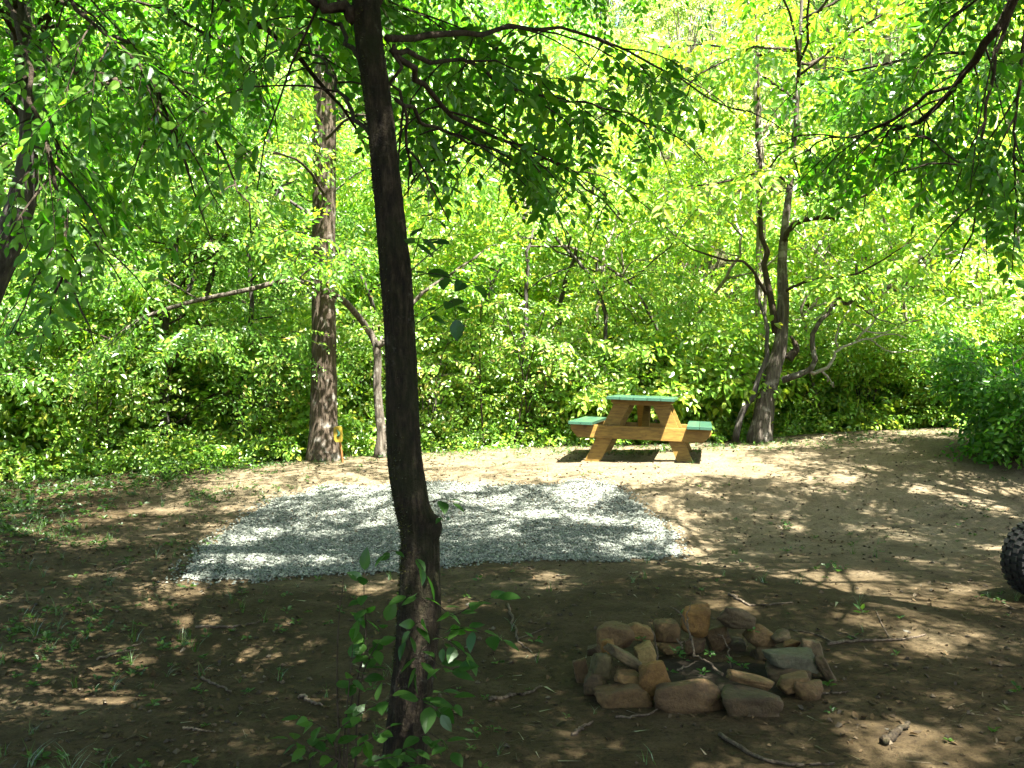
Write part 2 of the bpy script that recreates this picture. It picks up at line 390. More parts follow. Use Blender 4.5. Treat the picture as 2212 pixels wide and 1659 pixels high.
def foliate(wood, fol, limb, rng, n_sub, sub_len, n_spray, sscale=1.0, start=.2, droop=.35, r0=.007, keep=None, rise=(-.25, .35), end=True):
    limb = np.asarray(limb, float); m = len(limb)
    for q in range(n_sub + (1 if end else 0)):
        last = q == n_sub
        t = 1.0 if last else start + (1 - start) * (q + rng.random()) / n_sub
        f = t * (m - 1); i = min(int(f), m - 2); p = limb[i] * (1 - (f - i)) + limb[i + 1] * (f - i)
        T = nrm(limb[i + 1] - limb[i]); side = np.cross(T, ZUP)
        side = nrm(side + 1e-4) * (1 if q % 2 else -1)
        d = T + (0 if last else 1) * (side * rng.uniform(.5, 1.5)) + ZUP * rng.uniform(*rise); d = nrm(d)
        ln = sub_len * rng.uniform(.6, 1.2) * (1.1 - .35 * t)
        s = np.linspace(0, 1, 6)[:, None]
        sub = p + d * s * ln - ZUP * droop * ln * s * s + rng.normal(size=(6, 3)) * .012 * ln * (s > 0)
        if keep is not None and not keep(sub[3:4])[0]: continue
        wood.tube(sub, np.linspace(r0, .0022, 6), 4)
        ss = np.sort(rng.uniform(.12, 1, n_spray)); ff = ss * 5; ii = np.minimum(ff.astype(int), 4); fr = (ff - ii)[:, None]
        pp = sub[ii] * (1 - fr) + sub[ii + 1] * fr
        TT = nrm(sub[ii + 1] - sub[ii]); sd_ = nrm(np.cross(TT, ZUP) + 1e-4) * np.where(np.arange(n_spray) % 2, 1, -1)[:, None]
        dd = TT * .7 + sd_ * rng.uniform(.4, 1.1, (n_spray, 1)) + ZUP * rng.uniform(-.55, .2, (n_spray, 1))
        fol.add(pp, dd, sscale * rng.uniform(.6, 1.3, n_spray))
        fol.add(sub[-1], TT[-1] - ZUP * .15, sscale * rng.uniform(.8, 1.15))

AX = [-200, 0, 150, 300, 430, 520, 620, 660, 740, 765, 860, 1000, 1100, 1250, 1350, 1380, 1480, 1590, 1625, 1640, 1690, 1800, 2000, 2100, 2212, 2400]
AY = [760, 740, 700, 620, 480, 380, 260, 150, 150, 330, 400, 430, 450, 480, 510, 330, 310, 250, 190, 150, 420, 430, 480, 600, 700, 750]
TABLE = (0.45, 2.7, 11.2, 13.9)
def keep_canopy(p):
    px, py = proj(p)
    y = p[:, 1]
    vis = (y > .2) & (px > -80) & (px < 2290) & (py > -60)
    ok = np.where(vis, (py < np.interp(px, AX, AY)) & (y > 3.3), p[:, 2] > 2.3)
    sx = p[:, 0] - p[:, 2] * .28; sy = p[:, 1] + p[:, 2] * .38
    lit = (sx > TABLE[0]) & (sx < TABLE[1]) & (sy > TABLE[2]) & (sy < TABLE[3])
    return ok & ~lit & (sy < 13.2 + .7 * sstep(2.8, 4.2, sx))

def open_share(sx, sy):                 # how much of the canopy is open to the sun over each part of the clearing
    g = lambda cx, cy, rx, ry: np.exp(-((sx - cx) / rx) ** 2 - ((sy - cy) / ry) ** 2)
    f = .14 + .10 * sstep(1.2, 3, sx) * sstep(5.5, 7.5, sy) + .32 * sstep(10, 11.2, sy) * sstep(3.0, 1.9, sx)
    f = f + .36 * g(-2.0, 8.2, .6, .9) + .36 * g(.9, 8.7, .65, 1.2) + .1 * g(-3.2, 8.5, 1.0, 2.5) - .07 * g(-.7, 9.0, .9, 1.2) + .1 * g(1.2, 6.6, 1.6, .6) - .05 * g(1.0, 4.9, 1.2, .8)
    f = f - .04 * sstep(2.6, 3.8, sx) * sstep(9, 10.5, sy) - .10 * g(-.4, 8.9, 1.0, 1.0)
    f = f + .4 * g(1.12, 5.45, .3, .3)
    f = f - .22 * g(-.6, 3.7, .8, 1.2) - .12 * g(2.2, 4.0, .5, .5)
    return np.clip(f, .03, .75)
def keep_holes(p):
    sx = p[:, 0] - p[:, 2] * .28; sy = p[:, 1] + p[:, 2] * .38
    n_ = fbm(sx * 3.5 + 3, sy * 2.6 + 8, 77, 3)
    thr = np.interp(open_share(sx, sy), [.03, .1, .2, .3, .5, .75], [.66, .585, .535, .497, .4375, .36])
    px, py = proj(p); vis = (p[:, 1] > .2) & (px > -80) & (px < 2290) & (py > -60)
    th = np.interp(px, [0, 500, 850, 1300, 1700, 2200], [.78, .62, .82, .74, .56, .62])
    q = hash2(np.floor(p[:, 0] * 1.7) + np.floor(p[:, 2] * 1.9) * 13, np.floor(p[:, 1] * 1.7), 3) * .5 + .5 * hash2(np.round(p[:, 0] * 6), np.round(p[:, 2] * 6), 5)
    return keep_canopy(p) & np.where(vis, q < th, n_ < thr)
def canopy(wood, fol, top, rng, n, rad, zlo, zhi, n_sub=9, n_spray=9, sscale=1.0, az0=0, az1=2 * np.pi, sub_len=1.1, r=.024, keep=keep_canopy, sag=.25):
    for q in range(n):
        a = az0 + (az1 - az0) * (q + rng.uniform(.1, .9)) / n
        L = rad * math.sqrt(rng.uniform(.25, 1))
        zs = top[int(rng.integers(0, len(top)))]
        end = np.array([zs[0] + L * math.cos(a), zs[1] + L * math.sin(a), rng.uniform(zlo, zhi)])
        mid = zs * .5 + end * .5 + np.array([rng.normal() * .2, rng.normal() * .2, sag * L * .5])
        limb = resample([zs, mid, end], 9); limb[1:] += rng.normal(size=(8, 3)) * .03
        if keep is not None:
            kk = keep(limb + 0)
            bad = np.nonzero(~kk)[0]
            bad = bad[bad > 1]
            if len(bad):
                if bad[0] < 4: continue
                limb = limb[:bad[0]]
        wood.tube(limb, np.linspace(r, .008, len(limb)), 6)
        foliate(wood, fol, limb, rng, n_sub, sub_len, n_spray, sscale, .15, keep=keep)

# ---------------- front slim tree
def trunk_lump(amp, seed):
    def f(pts, th):
        a = np.arange(len(th))
        return 1 + amp * (fbm(pts[:, 2][:, None] * 3 + 0 * th[None], np.cos(th)[None] * 1.6 + np.sin(th)[None] * 1.1 + seed, seed, 3) - .45) * 2 \
                 + amp * .5 * (fbm(pts[:, 2][:, None] * 14, th[None] * 3.2 + seed, seed + 3, 2) - .4)
    return f
rng = np.random.default_rng(11)
fy = 3.4
ft = [(866, 1783, 118), (872, 1659, 94), (884, 1533, 89), (895, 1427, 90), (904, 1322, 96), (907, 1225, 88), (906, 1146, 84), (892, 1098, 78), (877, 1010, 74),
      (872, 940, 72), (863, 729, 67), (854, 580, 69), (840, 440, 61), (830, 352, 59), (815, 211, 59), (799, 90, 60), (789, -20, 60), (770, -250, 54), (752, -500, 48), (742, -800, 40), (735, -1150, 30)]
root = P(866, 1783, fy); root[2] = float(hgt(root[0], fy))
ft_e = empty('slim_tree', root)
tag(ft_e, 'slim dark mossy tree standing close by in front of the gravel pad', 'tree')
pts = np.array([P(a, b, fy) for a, b, c in ft]); rad = np.array([c for a, b, c in ft]) * K / F_PX * fy / 2
tt = np.linspace(0, len(pts) - 1, 130)
pp = resample(pts, 130); rr = np.interp(tt, np.arange(len(pts)), rad)
pp[0, 2] -= .06
def bark_ridges(pts, th):
    z = pts[:, 2][:, None] + 0 * th[None]; c, s_ = np.cos(th)[None] + 0 * z, np.sin(th)[None] + 0 * z
    rid = np.abs(fbm(c * 6 + s_ * 4 + 7, z * 5 + s_ * 5, 14, 4) - .45) * 2
    return trunk_lump(.10, 2)(pts, th) * (1 + .10 * (rid - .25) + .05 * (fbm(c * 9 + 3 * s_, z * 26, 19, 3) - .45))
wood = MB(); pf = resample(pp, 620); wood.tube(pf - root, np.interp(np.linspace(0, 129, 620), np.arange(130), rr), 72, .02, rng, bark_ridges)
# fuzzy moss on the left side of the trunk
mv, mq = [], []
nm = 5200; zi = rng.integers(2, 118, nm); az = np.pi + rng.normal(size=nm) * .75
wgt = fbm(pp[zi, 2] * 3.0, az * 1.2, 12, 3) > .36; zi, az = zi[wgt], az[wgt]
f_ = rng.random(len(zi))[:, None]; c0 = pp[zi] * (1 - f_) + pp[np.minimum(zi + 1, 129)] * f_
nd = np.c_[np.cos(az), np.sin(az), 0 * az]; p0 = c0 + nd * (rr[zi] * .97)[:, None]
dl = nrm(nd + rng.normal(size=nd.shape) * .5 - [0, 0, .2]) * rng.uniform(.004, .013, (len(zi), 1)); wd_ = nrm(np.cross(nd, rng.normal(size=nd.shape))) * .0022
mq = (np.arange(len(zi)) * 3)[:, None] + np.array([[0, 1, 2]])
M['moss'] = leaf_mat('moss', [(0, (.012, .014, .004)), (.6, (.03, .034, .008)), (1, (.06, .06, .016))], [(0, (.02, .03, .004)), (1, (.07, .08, .01))], .3, .0)
build('moss', np.stack([p0 - wd_, p0 + wd_, p0 + dl], 1).reshape(-1, 3) - root, [mq], M['moss'], ft_e)
# knot on the right side
kn = P(926, 1132, fy - .02)
th_ = resample([kn + [-.03, 0, -.09], kn + [.008, 0, -.03], kn + [.012, 0, .01], kn + [.0, 0, .035]], 10) - root
wood.tube(th_, [.022, .028, .032, .034, .034, .032, .028, .022, .016, .008], 14, .22, rng)
wood.build('trunk', M['slim_bark'], ft_e, True)
br = MB(); fol = Foliage(SPR_NEAR)
explicit = [
    ([(835, 82, 3.4), (910, 84, 3.55), (1010, 78, 3.8), (1120, 60, 4.3), (1260, 70, 5.0), (1400, 130, 5.8), (1520, 200, 6.4), (1590, 240, 6.7)], .014, 14, .75, 7),
    ([(845, 105, 3.42), (890, 160, 3.5), (960, 215, 3.8), (1050, 290, 4.4), (1150, 330, 5.0), (1250, 385, 5.5), (1340, 480, 5.9)], .013, 14, .62, 6),
    ([(850, 110, 3.4), (900, 125, 3.6), (1000, 130, 4.0), (1130, 200, 4.6), (1260, 215, 5.3), (1380, 260, 6.0)], .011, 12, .7, 7),
    ([(855, 215, 3.4), (920, 262, 3.7), (1000, 300, 4.2), (1080, 330, 4.6), (1160, 400, 5.0)], .008, 7, .5, 5),
    ([(850, 95, 3.4), (858, 190, 3.45), (868, 270, 3.5), (885, 340, 3.55), (892, 400, 3.6)], .007, 3, .25, 3),
    ([(768, 42, 3.4), (735, 22, 3.38), (690, 0, 3.35), (640, -40, 3.3), (560, -120, 3.2)], .026, 5, .5, 4),
    ([(780, 130, 3.4), (730, 60, 3.7), (680, -20, 4.0), (640, -110, 4.3)], .010, 5, .5, 4),
    ([(800, 290, 3.42), (740, 210, 3.9), (690, 120, 4.3), (640, 60, 4.8)], .009, 6, .5, 4),
]
def keep_front(p):
    px, py = proj(p)
    return (py < np.interp(px, AX, AY) + 30) & (p[:, 1] > 3.3) | (py < -60)
for pl, r0, ns, sl, nsp in explicit:
    limb = resample([P(*q) for q in pl], 16); limb[2:] += rng.normal(size=(14, 3)) * .012
    lb = MB(); lb.tube(limb, np.linspace(r0, .004, 16), 7, .15, rng)
    foliate(lb, fol, limb, rng, ns, sl, nsp, .95, .3, .45, .005, keep_front, (-.35, .2))
    lb.V = [v - root for v in lb.V]; lb.build('limb', M['twig'], ft_e, True)
canopy(br, fol, pp[100:126], rng, 30, 3.9, 4.6, 8.0, 11, 12)
canopy(br, fol, pp[112:127], rng, 24, 6.6, 5.0, 7.8, 12, 13, az0=.15, az1=1.95, r=.018)  # unseen forward limbs, added to shade the gravel pad
br2 = MB()
for a in range(len(br.V)): pass
V = np.concatenate(br.V) - root
build('branch', V, [np.concatenate(br.Q), np.concatenate(br.T)], M['twig'], ft_e, True)
fol.build('crown', [M['leaf_near'], M['twig']], ft_e, rng, keep_holes, loc0=root)

# leafy shoots on the front trunk
def leafy(wood, fol_list, pts, rng, nleaf, leaf=.075, start=.1, r=.002):
    pts = resample(pts, 10); wood.tube(pts, np.linspace(r, .0008, 10), 5)
    for q in range(nleaf):
        t = start + (1 - start) * (q + .6) / nleaf; f = t * 9; i = min(int(f), 8)
        p = pts[i] + (pts[i + 1] - pts[i]) * (f - i); T = nrm(pts[i + 1] - pts[i])
        s = nrm(np.cross(T, ZUP + rng.normal(size=3) * .2)) * (1 if q % 2 else -1)
        d = nrm(T * rng.uniform(.2, .7) + s * rng.uniform(.5, 1) + ZUP * rng.uniform(-.55, .15) + rng.normal(size=3) * .15)
        if q == nleaf - 1: d = nrm(T - ZUP * .2)
        l = leaf * rng.uniform(.75, 1.2)
        V, F = leaf_shape(l, l * rng.uniform(.5, .64), rng.uniform(.05, .25), rng.uniform(.05, .28), True)
        up = ZUP + rng.normal(size=3) * .45; Yv = nrm(np.cross(up, d)); Zv = np.cross(d, Yv)
        fol_list.add((V + [l * .15, 0, 0]) @ np.stack([d, Yv, Zv], -1).T + p, F)
sw = MB(); sl = MB()
def pz(zx, zy, y): return P((700 + zx / 2.457) * .864, (1245 + zy / 2.457) * .864, y)
shoots = [
    ([P(893, 560, 3.36), P(910, 500, 3.3), P(925, 470, 3.25), P(945, 475, 3.22)], 5, .085), ([P(893, 600, 3.36), P(930, 590, 3.25), P(990, 605, 3.15), P(1050, 620, 3.1)], 8, .085),
    ([P(898, 700, 3.36), P(935, 675, 3.28), P(975, 650, 3.22), P(985, 690, 3.2)], 6, .082), ([P(880, 520, 3.33), P(905, 525, 3.2), P(935, 520, 3.15)], 5, .08),
    ([pz(905, 30, 3.36), pz(960, 15, 3.3), pz(1010, 5, 3.28), pz(1070, 30, 3.25)], 4, .075), ([pz(960, 110, 3.36), pz(985, 115, 3.33), pz(1025, 120, 3.3)], 3, .035),
    ([pz(860, 330, 3.3), pz(830, 360, 3.22), pz(870, 420, 3.2), pz(900, 470, 3.2)], 3, .095), ([pz(720, 330, 3.32), pz(690, 325, 3.28), pz(650, 345, 3.26)], 3, .06),
    ([pz(960, 640, 3.3), pz(1060, 720, 3.2), pz(1200, 650, 3.1), pz(1340, 600, 3.05)], 8, .085), ([pz(970, 800, 3.3), pz(1060, 810, 3.2), pz(1180, 800, 3.1), pz(1380, 870, 3.05)], 9, .085),
    ([pz(970, 850, 3.3), pz(1040, 880, 3.2), pz(1110, 930, 3.15), pz(1150, 970, 3.12)], 4, .08), ([pz(900, 640, 3.28), pz(850, 600, 3.2), pz(780, 600, 3.17)], 4, .09),
    ([pz(880, 760, 3.28), pz(830, 780, 3.2), pz(770, 880, 3.15)], 6, .085), ([pz(960, 840, 3.28), pz(1000, 870, 3.22), pz(1000, 920, 3.2)], 4, .06),
    ([pz(900, 900, 3.28), pz(860, 950, 3.2), pz(850, 1010, 3.17), pz(840, 1070, 3.16)], 5, .085), ([pz(920, 980, 3.28), pz(980, 1030, 3.18), pz(1040, 1060, 3.12), pz(1090, 1040, 3.1)], 5, .085),
    ([pz(900, 1200, 3.28), pz(860, 1240, 3.18), pz(930, 1260, 3.12), pz(990, 1330, 3.1)], 6, .095), ([pz(930, 1180, 3.3), pz(1020, 1200, 3.2), pz(1080, 1270, 3.15)], 4, .08),
    ([pz(890, 1450, 3.28), pz(860, 1460, 3.2), pz(900, 1480, 3.17)], 3, .075), ([pz(920, 1440, 3.28), pz(990, 1490, 3.18), pz(1060, 1560, 3.12)], 5, .08),
    ([pz(800, 1520, 3.25), pz(760, 1540, 3.15), pz(850, 1560, 3.1)], 6, .07), ([pz(720, 1560, 3.25), pz(660, 1590, 3.15), pz(640, 1640, 3.12)], 6, .075), ([pz(780, 1600, 3.25), pz(770, 1650, 3.15), pz(840, 1640, 3.12)], 5, .07),
]
for pl, n, lf in shoots:
    sw = MB(); sl = MB(); leafy(sw, sl, [q - root for q in pl], rng, n, lf * .8, .15)
    sh = sw.build('shoot', M['twig'], ft_e, True); sl.build('foliage', M['leaf_shoot'], sh, False)

# seedling stems beside the trunk
rng = np.random.default_rng(23)
b0 = G(800, 1659 + 30); b0 = np.array([P(780, 1790, 3.25)[0], 3.25, float(hgt(-.46, 3.25))])
sp_e = empty('sapling', b0); tag(sp_e, 'knee high seedling with several thin stems and broad leaves beside the slim mossy tree', 'plant')
sw = MB(); sl = MB()
stems = [
    ([pz(375, 1900, 3.2), pz(365, 1500, 3.2), pz(350, 1150, 3.2), pz(360, 750, 3.2), pz(385, 560, 3.2), pz(390, 455, 3.2)], 0, .0),
    ([pz(400, 1900, 3.2), pz(430, 1300, 3.2), pz(510, 980, 3.18), pz(530, 800, 3.17), pz(515, 620, 3.16), pz(520, 450, 3.16)], 14, .085),
    ([pz(460, 1900, 3.2), pz(470, 1400, 3.2), pz(495, 1150, 3.18), pz(540, 1000, 3.16), pz(600, 900, 3.15), pz(650, 760, 3.15)], 15, .085),
    ([pz(390, 1900, 3.15), pz(395, 1500, 3.15), pz(420, 1200, 3.14), pz(440, 1000, 3.13), pz(450, 880, 3.12)], 12, .085),
    ([pz(300, 1900, 3.1), pz(180, 1620, 3.08), pz(330, 1450, 3.08), pz(500, 1320, 3.06), pz(690, 1210, 3.05)], 13, .08),
    ([pz(370, 1900, 3.1), pz(350, 1600, 3.05), pz(310, 1450, 3.0), pz(210, 1380, 2.98), pz(120, 1350, 2.98)], 9, .085),
    ([pz(450, 1900, 3.1), pz(470, 1560, 3.05), pz(560, 1480, 3.02), pz(680, 1400, 3.0)], 9, .08),
    ([pz(430, 1900, 3.1), pz(400, 1650, 3.02), pz(300, 1580, 3.0), pz(150, 1520, 3.0), pz(60, 1480, 3.0)], 11, .075),
    ([pz(500, 1900, 3.1), pz(560, 1650, 3.02), pz(640, 1600, 3.0), pz(720, 1590, 3.0)], 9, .07),
]
for pl, n, lf in stems: leafy(sw, sl, [q - b0 for q in pl], rng, n, (lf or .07) * .74, .32, .0045)
sw.build('stem', M['twig'], sp_e, True); sl.build('foliage', M['leaf_shoot'], sp_e, False)

# ---------------- trees whose limbs hang over the clearing
def big_tree(name, label, base, trunk, r0, r1, bark, leafm, spr, canopies, explicits, rng, keep, lump=.08, group=None, nside=20, twm='twig', leafscale=1.0):
    base = np.array([base[0], base[1], float(hgt(base[0], base[1]))])
    e = empty(name, base); tag(e, label, 'tree', group)
    pts = resample(trunk, 70); pts[0, 2] = base[2] - .08
    wood = MB(); s = np.linspace(0, 1, 70)
    rad = r0 + (r1 - r0) * s ** .8 + r0 * .45 * np.exp(-s * len(pts) / 4.5)
    wood.tube(pts - base, rad, nside, .05, rng, trunk_lump(lump, int(abs(base[0]) * 10) % 17))
    wood.build('trunk', M[bark], e, True)
    br = MB(); fol = Foliage(spr)
    for pl, ra, ns, sl_, nsp, st in explicits:
        limb = resample(pl, 16); limb[2:] += rng.normal(size=(14, 3)) * .015 * np.linalg.norm(limb[-1] - limb[0]) / 3
        lb = MB(); lb.tube(limb, np.linspace(ra, max(.004, ra * .22), 16), 8, .12, rng)
        if ns: foliate(lb, fol, limb, rng, ns, sl_, nsp, leafscale, st, .4, .006, keep, (-.3, .25))
        lb.V = [v - base for v in lb.V]; lb.build('limb', M[twm], e, True)
    for kw in canopies:
        kw = dict(kw); lo = kw.pop('lo', 45)
        canopy(br, fol, pts[lo:68], rng, keep=keep, sscale=leafscale, **kw)
    if br.V: build('branch', np.concatenate(br.V) - base, [np.concatenate(br.Q), np.concatenate(br.T)], M[twm], e, True)
    if fol.p: fol.build('crown', [M[leafm], M[twm]], e, rng, keep_holes if keep is keep_canopy else keep, loc0=base)
    return e
def pd(*q): return [P(*a) for a in q]
rng = np.random.default_rng(31)
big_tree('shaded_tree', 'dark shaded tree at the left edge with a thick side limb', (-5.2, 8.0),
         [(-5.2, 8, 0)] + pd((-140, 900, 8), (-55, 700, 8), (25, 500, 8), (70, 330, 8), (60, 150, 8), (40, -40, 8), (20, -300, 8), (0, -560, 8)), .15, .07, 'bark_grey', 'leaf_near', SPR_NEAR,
         [dict(n=26, rad=3.9, zlo=3.8, zhi=7.2, n_sub=10, n_spray=11, lo=36)],
         [(pd((60, 125, 7.9), (130, 140, 7.6), (200, 160, 7.3), (250, 172, 7.1), (308, 200, 7.0)), .06, 4, .6, 5, .5),
          (pd((50, 60, 8), (200, 60, 7), (330, 130, 6.4), (430, 250, 6.1), (500, 380, 6.0), (548, 490, 6.0)), .016, 12, .5, 5, .25),
          (pd((60, 0, 8), (60, 120, 6), (110, 300, 5.0), (150, 480, 4.6), (175, 600, 4.5)), .014, 10, .5, 6, .3),
          (pd((40, -60, 8), (250, -20, 7), (430, 60, 6.5), (560, 160, 6.3)), .016, 10, .6, 6, .3)], rng, keep_canopy)
rng = np.random.default_rng(37)
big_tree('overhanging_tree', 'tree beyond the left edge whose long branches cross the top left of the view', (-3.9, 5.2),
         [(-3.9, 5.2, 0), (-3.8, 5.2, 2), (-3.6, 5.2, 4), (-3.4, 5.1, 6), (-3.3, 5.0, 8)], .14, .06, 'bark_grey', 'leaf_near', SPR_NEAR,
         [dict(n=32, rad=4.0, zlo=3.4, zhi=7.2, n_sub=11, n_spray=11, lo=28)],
         [([np.array([-3.6, 5.2, 4.2])] + pd((300, -250, 4.6), (470, -30, 4.7), (560, 55, 4.9), (650, 125, 5.1), (730, 215, 5.4), (790, 320, 5.7)), .026, 12, .5, 4, .3),
          ([np.array([-3.6, 5.2, 3.6])] + pd((-20, -30, 4.4), (60, 150, 4.0), (110, 330, 3.9), (130, 520, 3.8), (140, 660, 3.8)), .014, 11, .42, 6, .3),
          ([np.array([-3.6, 5.2, 3.8])] + pd((60, -100, 4.6), (180, 40, 4.4), (300, 130, 4.3), (360, 280, 4.3)), .014, 11, .5, 6, .3)], rng, keep_canopy)
rng = np.random.default_rng(41)
big_tree('drooping_tree', 'tree beyond the right edge with a dark branch hanging into the top right corner', (3.7, 5.0),
         [(3.7, 5.0, 0), (3.65, 5, 2), (3.5, 5, 4), (3.3, 5, 6), (3.2, 5, 8)], .15, .06, 'bark_dark', 'leaf_near', SPR_NEAR,
         [dict(n=34, rad=4.3, zlo=4.2, zhi=7.6, n_sub=11, n_spray=12, lo=34)],
         [([np.array([3.6, 5.0, 4.0])] + pd((2250, -60, 5.0), (2185, 30, 5.1), (2120, 110, 5.2), (2080, 180, 5.4), (1990, 255, 5.7), (1930, 285, 6.0), (1890, 335, 6.3)), .032, 13, .75, 8, .3),
          (pd((2185, 25, 5.1), (2145, 140, 5.1), (2135, 220, 5.1), (2115, 330, 5.1), (2118, 410, 5.15), (2095, 520, 5.2), (2050, 590, 5.3)), .011, 5, .5, 4, .3),
          (pd((2080, 180, 5.4), (1990, 215, 5.6), (1880, 285, 6.0), (1780, 300, 6.4), (1700, 350, 6.7)), .012, 12, .7, 8, .2),
          (pd((2118, 380, 5.15), (2060, 345, 5.3), (2010, 300, 5.5)), .006, 3, .4, 4, .3),
          (pd((2215, 60, 5), (2200, 200, 4.9), (2190, 330, 4.9), (2195, 450, 4.9)), .010, 8, .45, 7, .2)], rng, keep_canopy)
rng = np.random.default_rng(43)
big_tree('roadside_tree', 'leafy tree outside the frame shading the right end of the sand bank', (6.6, 8.6),
         [(6.6, 8.6, 0), (6.5, 8.6, 2.5), (6.4, 8.5, 5), (6.2, 8.4, 8)], .16, .07, 'bark_brown', 'leaf_near', SPR,
         [dict(n=52, rad=4.4, zlo=3.8, zhi=7.8, n_sub=12, n_spray=13, lo=30, r=.022)], [], rng, keep_canopy)
for k, (bx, by, sd_) in enumerate([(-1.9, -1.6, 47), (2.2, -.9, 53)]):
    rng = np.random.default_rng(sd_)
    big_tree('shade_tree', ['leafy tree behind the viewpoint shading the left foreground', 'leafy tree behind the viewpoint shading the fire ring'][k], (bx, by),
             [(bx, by, 0), (bx, by, 2.5), (bx + .2, by + .4, 5), (bx + .2, by + .8, 8)], .15, .07, 'bark_brown', 'leaf_near', SPR,
             [dict(n=38, rad=5.0, zlo=4.6, zhi=8.4, n_sub=11, n_spray=12, lo=38)], [], rng, keep_canopy)

# ---------------- mid-ground trees
rng = np.random.default_rng(61)
bt = G(700, 995)
by_ = bt[1]
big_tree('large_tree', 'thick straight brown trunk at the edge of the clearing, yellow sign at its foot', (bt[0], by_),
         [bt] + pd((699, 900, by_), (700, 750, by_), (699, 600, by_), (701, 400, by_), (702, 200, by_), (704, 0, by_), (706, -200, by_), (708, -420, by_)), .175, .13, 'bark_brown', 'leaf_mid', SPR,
         [dict(n=12, rad=3.0, zlo=6.0, zhi=9.5, n_sub=8, n_spray=7, lo=56), dict(n=6, rad=2.6, zlo=4.6, zhi=6.2, n_sub=8, n_spray=7, lo=50, az0=-2.6, az1=.8)],
         [(pd((700, 420, 12.2), (650, 350, 11.4), (560, 330, 10.8), (450, 380, 10.4)), .02, 9, .9, 7, .2), (pd((705, 300, 12.2), (770, 250, 11.6), (900, 270, 11), (1010, 350, 10.8)), .02, 9, .9, 7, .2)],
         rng, lambda p: (proj(p)[1] < np.interp(proj(p)[0], [-300, 500, 640, 680, 730, 800, 1300, 1500], [560, 560, 450, 90, 90, 480, 480, 200])) & (p[:, 1] > 8))
rng = np.random.default_rng(67)
ct = G(822, 988); cy = ct[1]
def keep_mid(p): return p[:, 2] > hgt(p[:, 0], p[:, 1]) + .1
big_tree('crooked_tree', 'small crooked tree with one limb arching over to the left behind the slim trunk', (ct[0], cy),
         [ct] + pd((824, 940, cy), (820, 900, cy), (815, 830, cy), (816, 780, cy), (812, 745, cy), (800, 720, cy), (775, 685, cy - .2), (740, 648, by_ - .35), (690, 622, by_ - .5), (640, 606, by_ - .6), (590, 612, by_ - .7), (540, 625, by_ - .8), (430, 648, by_ - .9), (360, 668, by_ - 1), (300, 690, by_ - 1)), .066, .022, 'bark_tan', 'leaf_mid', SPR,
         [], [(pd((812, 748, cy), (835, 735, cy), (870, 690, cy + .2), (890, 655, cy + .3), (935, 620, cy + .4), (985, 585, cy + .5), (1040, 545, cy + .6)), .05, 9, .8, 7, .5),
              (pd((640, 606, by_ - .6), (700, 560, by_ - .7), (760, 540, by_ - .9)), .012, 4, .6, 5, .3), (pd((590, 612, by_ - .7), (640, 560, by_ - .9), (650, 520, by_ - .9)), .012, 5, .6, 5, .3),
              (pd((430, 648, by_ - .9), (350, 600, by_ - 1), (280, 580, by_ - 1.1)), .010, 6, .6, 5, .3), (pd((360, 668, by_ - .9), (300, 690, by_ - .9), (240, 730, by_ - .9)), .010, 7, .6, 5, .1)], rng, keep_mid, twm='bark_tan', lump=.12)
rng = np.random.default_rng(71)
rt = P(1640, 955, 14.0); ry = 14.0
def keep_rt(p):
    px, py = proj(p); return (py < np.interp(px, [1300, 1500, 1640, 1700, 1800, 2000, 2100], [430, 470, 460, 620, 650, 640, 500]))
big_tree('forked_tree', 'leaning forked tree with a broken stub on the sand bank right of the picnic table', (rt[0], ry),
         [rt] + pd((1652, 880, ry), (1668, 810, ry), (1685, 750, ry), (1690, 700, ry), (1692, 640, ry), (1690, 580, ry), (1692, 530, ry), (1699, 460, ry), (1710, 370, ry), (1720, 250, ry), (1728, 100, ry), (1735, -100, ry)), .135, .02, 'bark_tan', 'leaf_sun', SPR_BIG,
         [dict(n=10, rad=2.6, zlo=5.0, zhi=7.5, n_sub=8, n_spray=7, lo=58)],
         [(pd((1675, 720, ry), (1668, 650, ry), (1655, 590, ry), (1650, 530, ry), (1642, 430, ry), (1640, 300, ry + .2), (1632, 150, ry + .3), (1628, -60, ry + .4)), .055, 6, .8, 5, .6),
          (pd((1702, 775, ry), (1720, 752, ry), (1708, 725, ry)), .075, 0, 0, 0, 0),
          (pd((1655, 635, ry), (1635, 600, ry - .1), (1605, 565, ry - .2), (1560, 560, ry - .3), (1500, 540, ry - .4), (1460, 510, ry - .4), (1420, 470, ry - .5)), .026, 10, .8, 6, .4),
          (pd((1690, 635, ry), (1720, 615, ry - .2), (1780, 602, ry - .4), (1850, 590, ry - .6), (1930, 545, ry - .8), (1990, 500, ry - .9)), .024, 12, .9, 7, .2),
          (pd((1692, 525, ry), (1704, 497, ry - .1), (1735, 476, ry - .2), (1780, 468, ry - .4), (1810, 476, ry - .5), (1806, 462, ry - .5), (1760, 430, ry - .55), (1690, 390, ry - .6), (1660, 365, ry - .7), (1560, 395, ry - .8), (1490, 400, ry - .9)), .045, 7, .7, 6, .55),
          (pd((1800, 470, ry), (1830, 440, ry - .2), (1900, 400, ry - .4), (1990, 340, ry - .6), (2060, 300, ry - .8)), .024, 12, .9, 8, .2),
          (pd((1660, 365, ry - .7), (1700, 320, ry - .9), (1790, 290, ry - 1.0), (1900, 260, ry - 1)), .014, 9, .8, 7, .1)], rng, keep_rt, lump=.14)
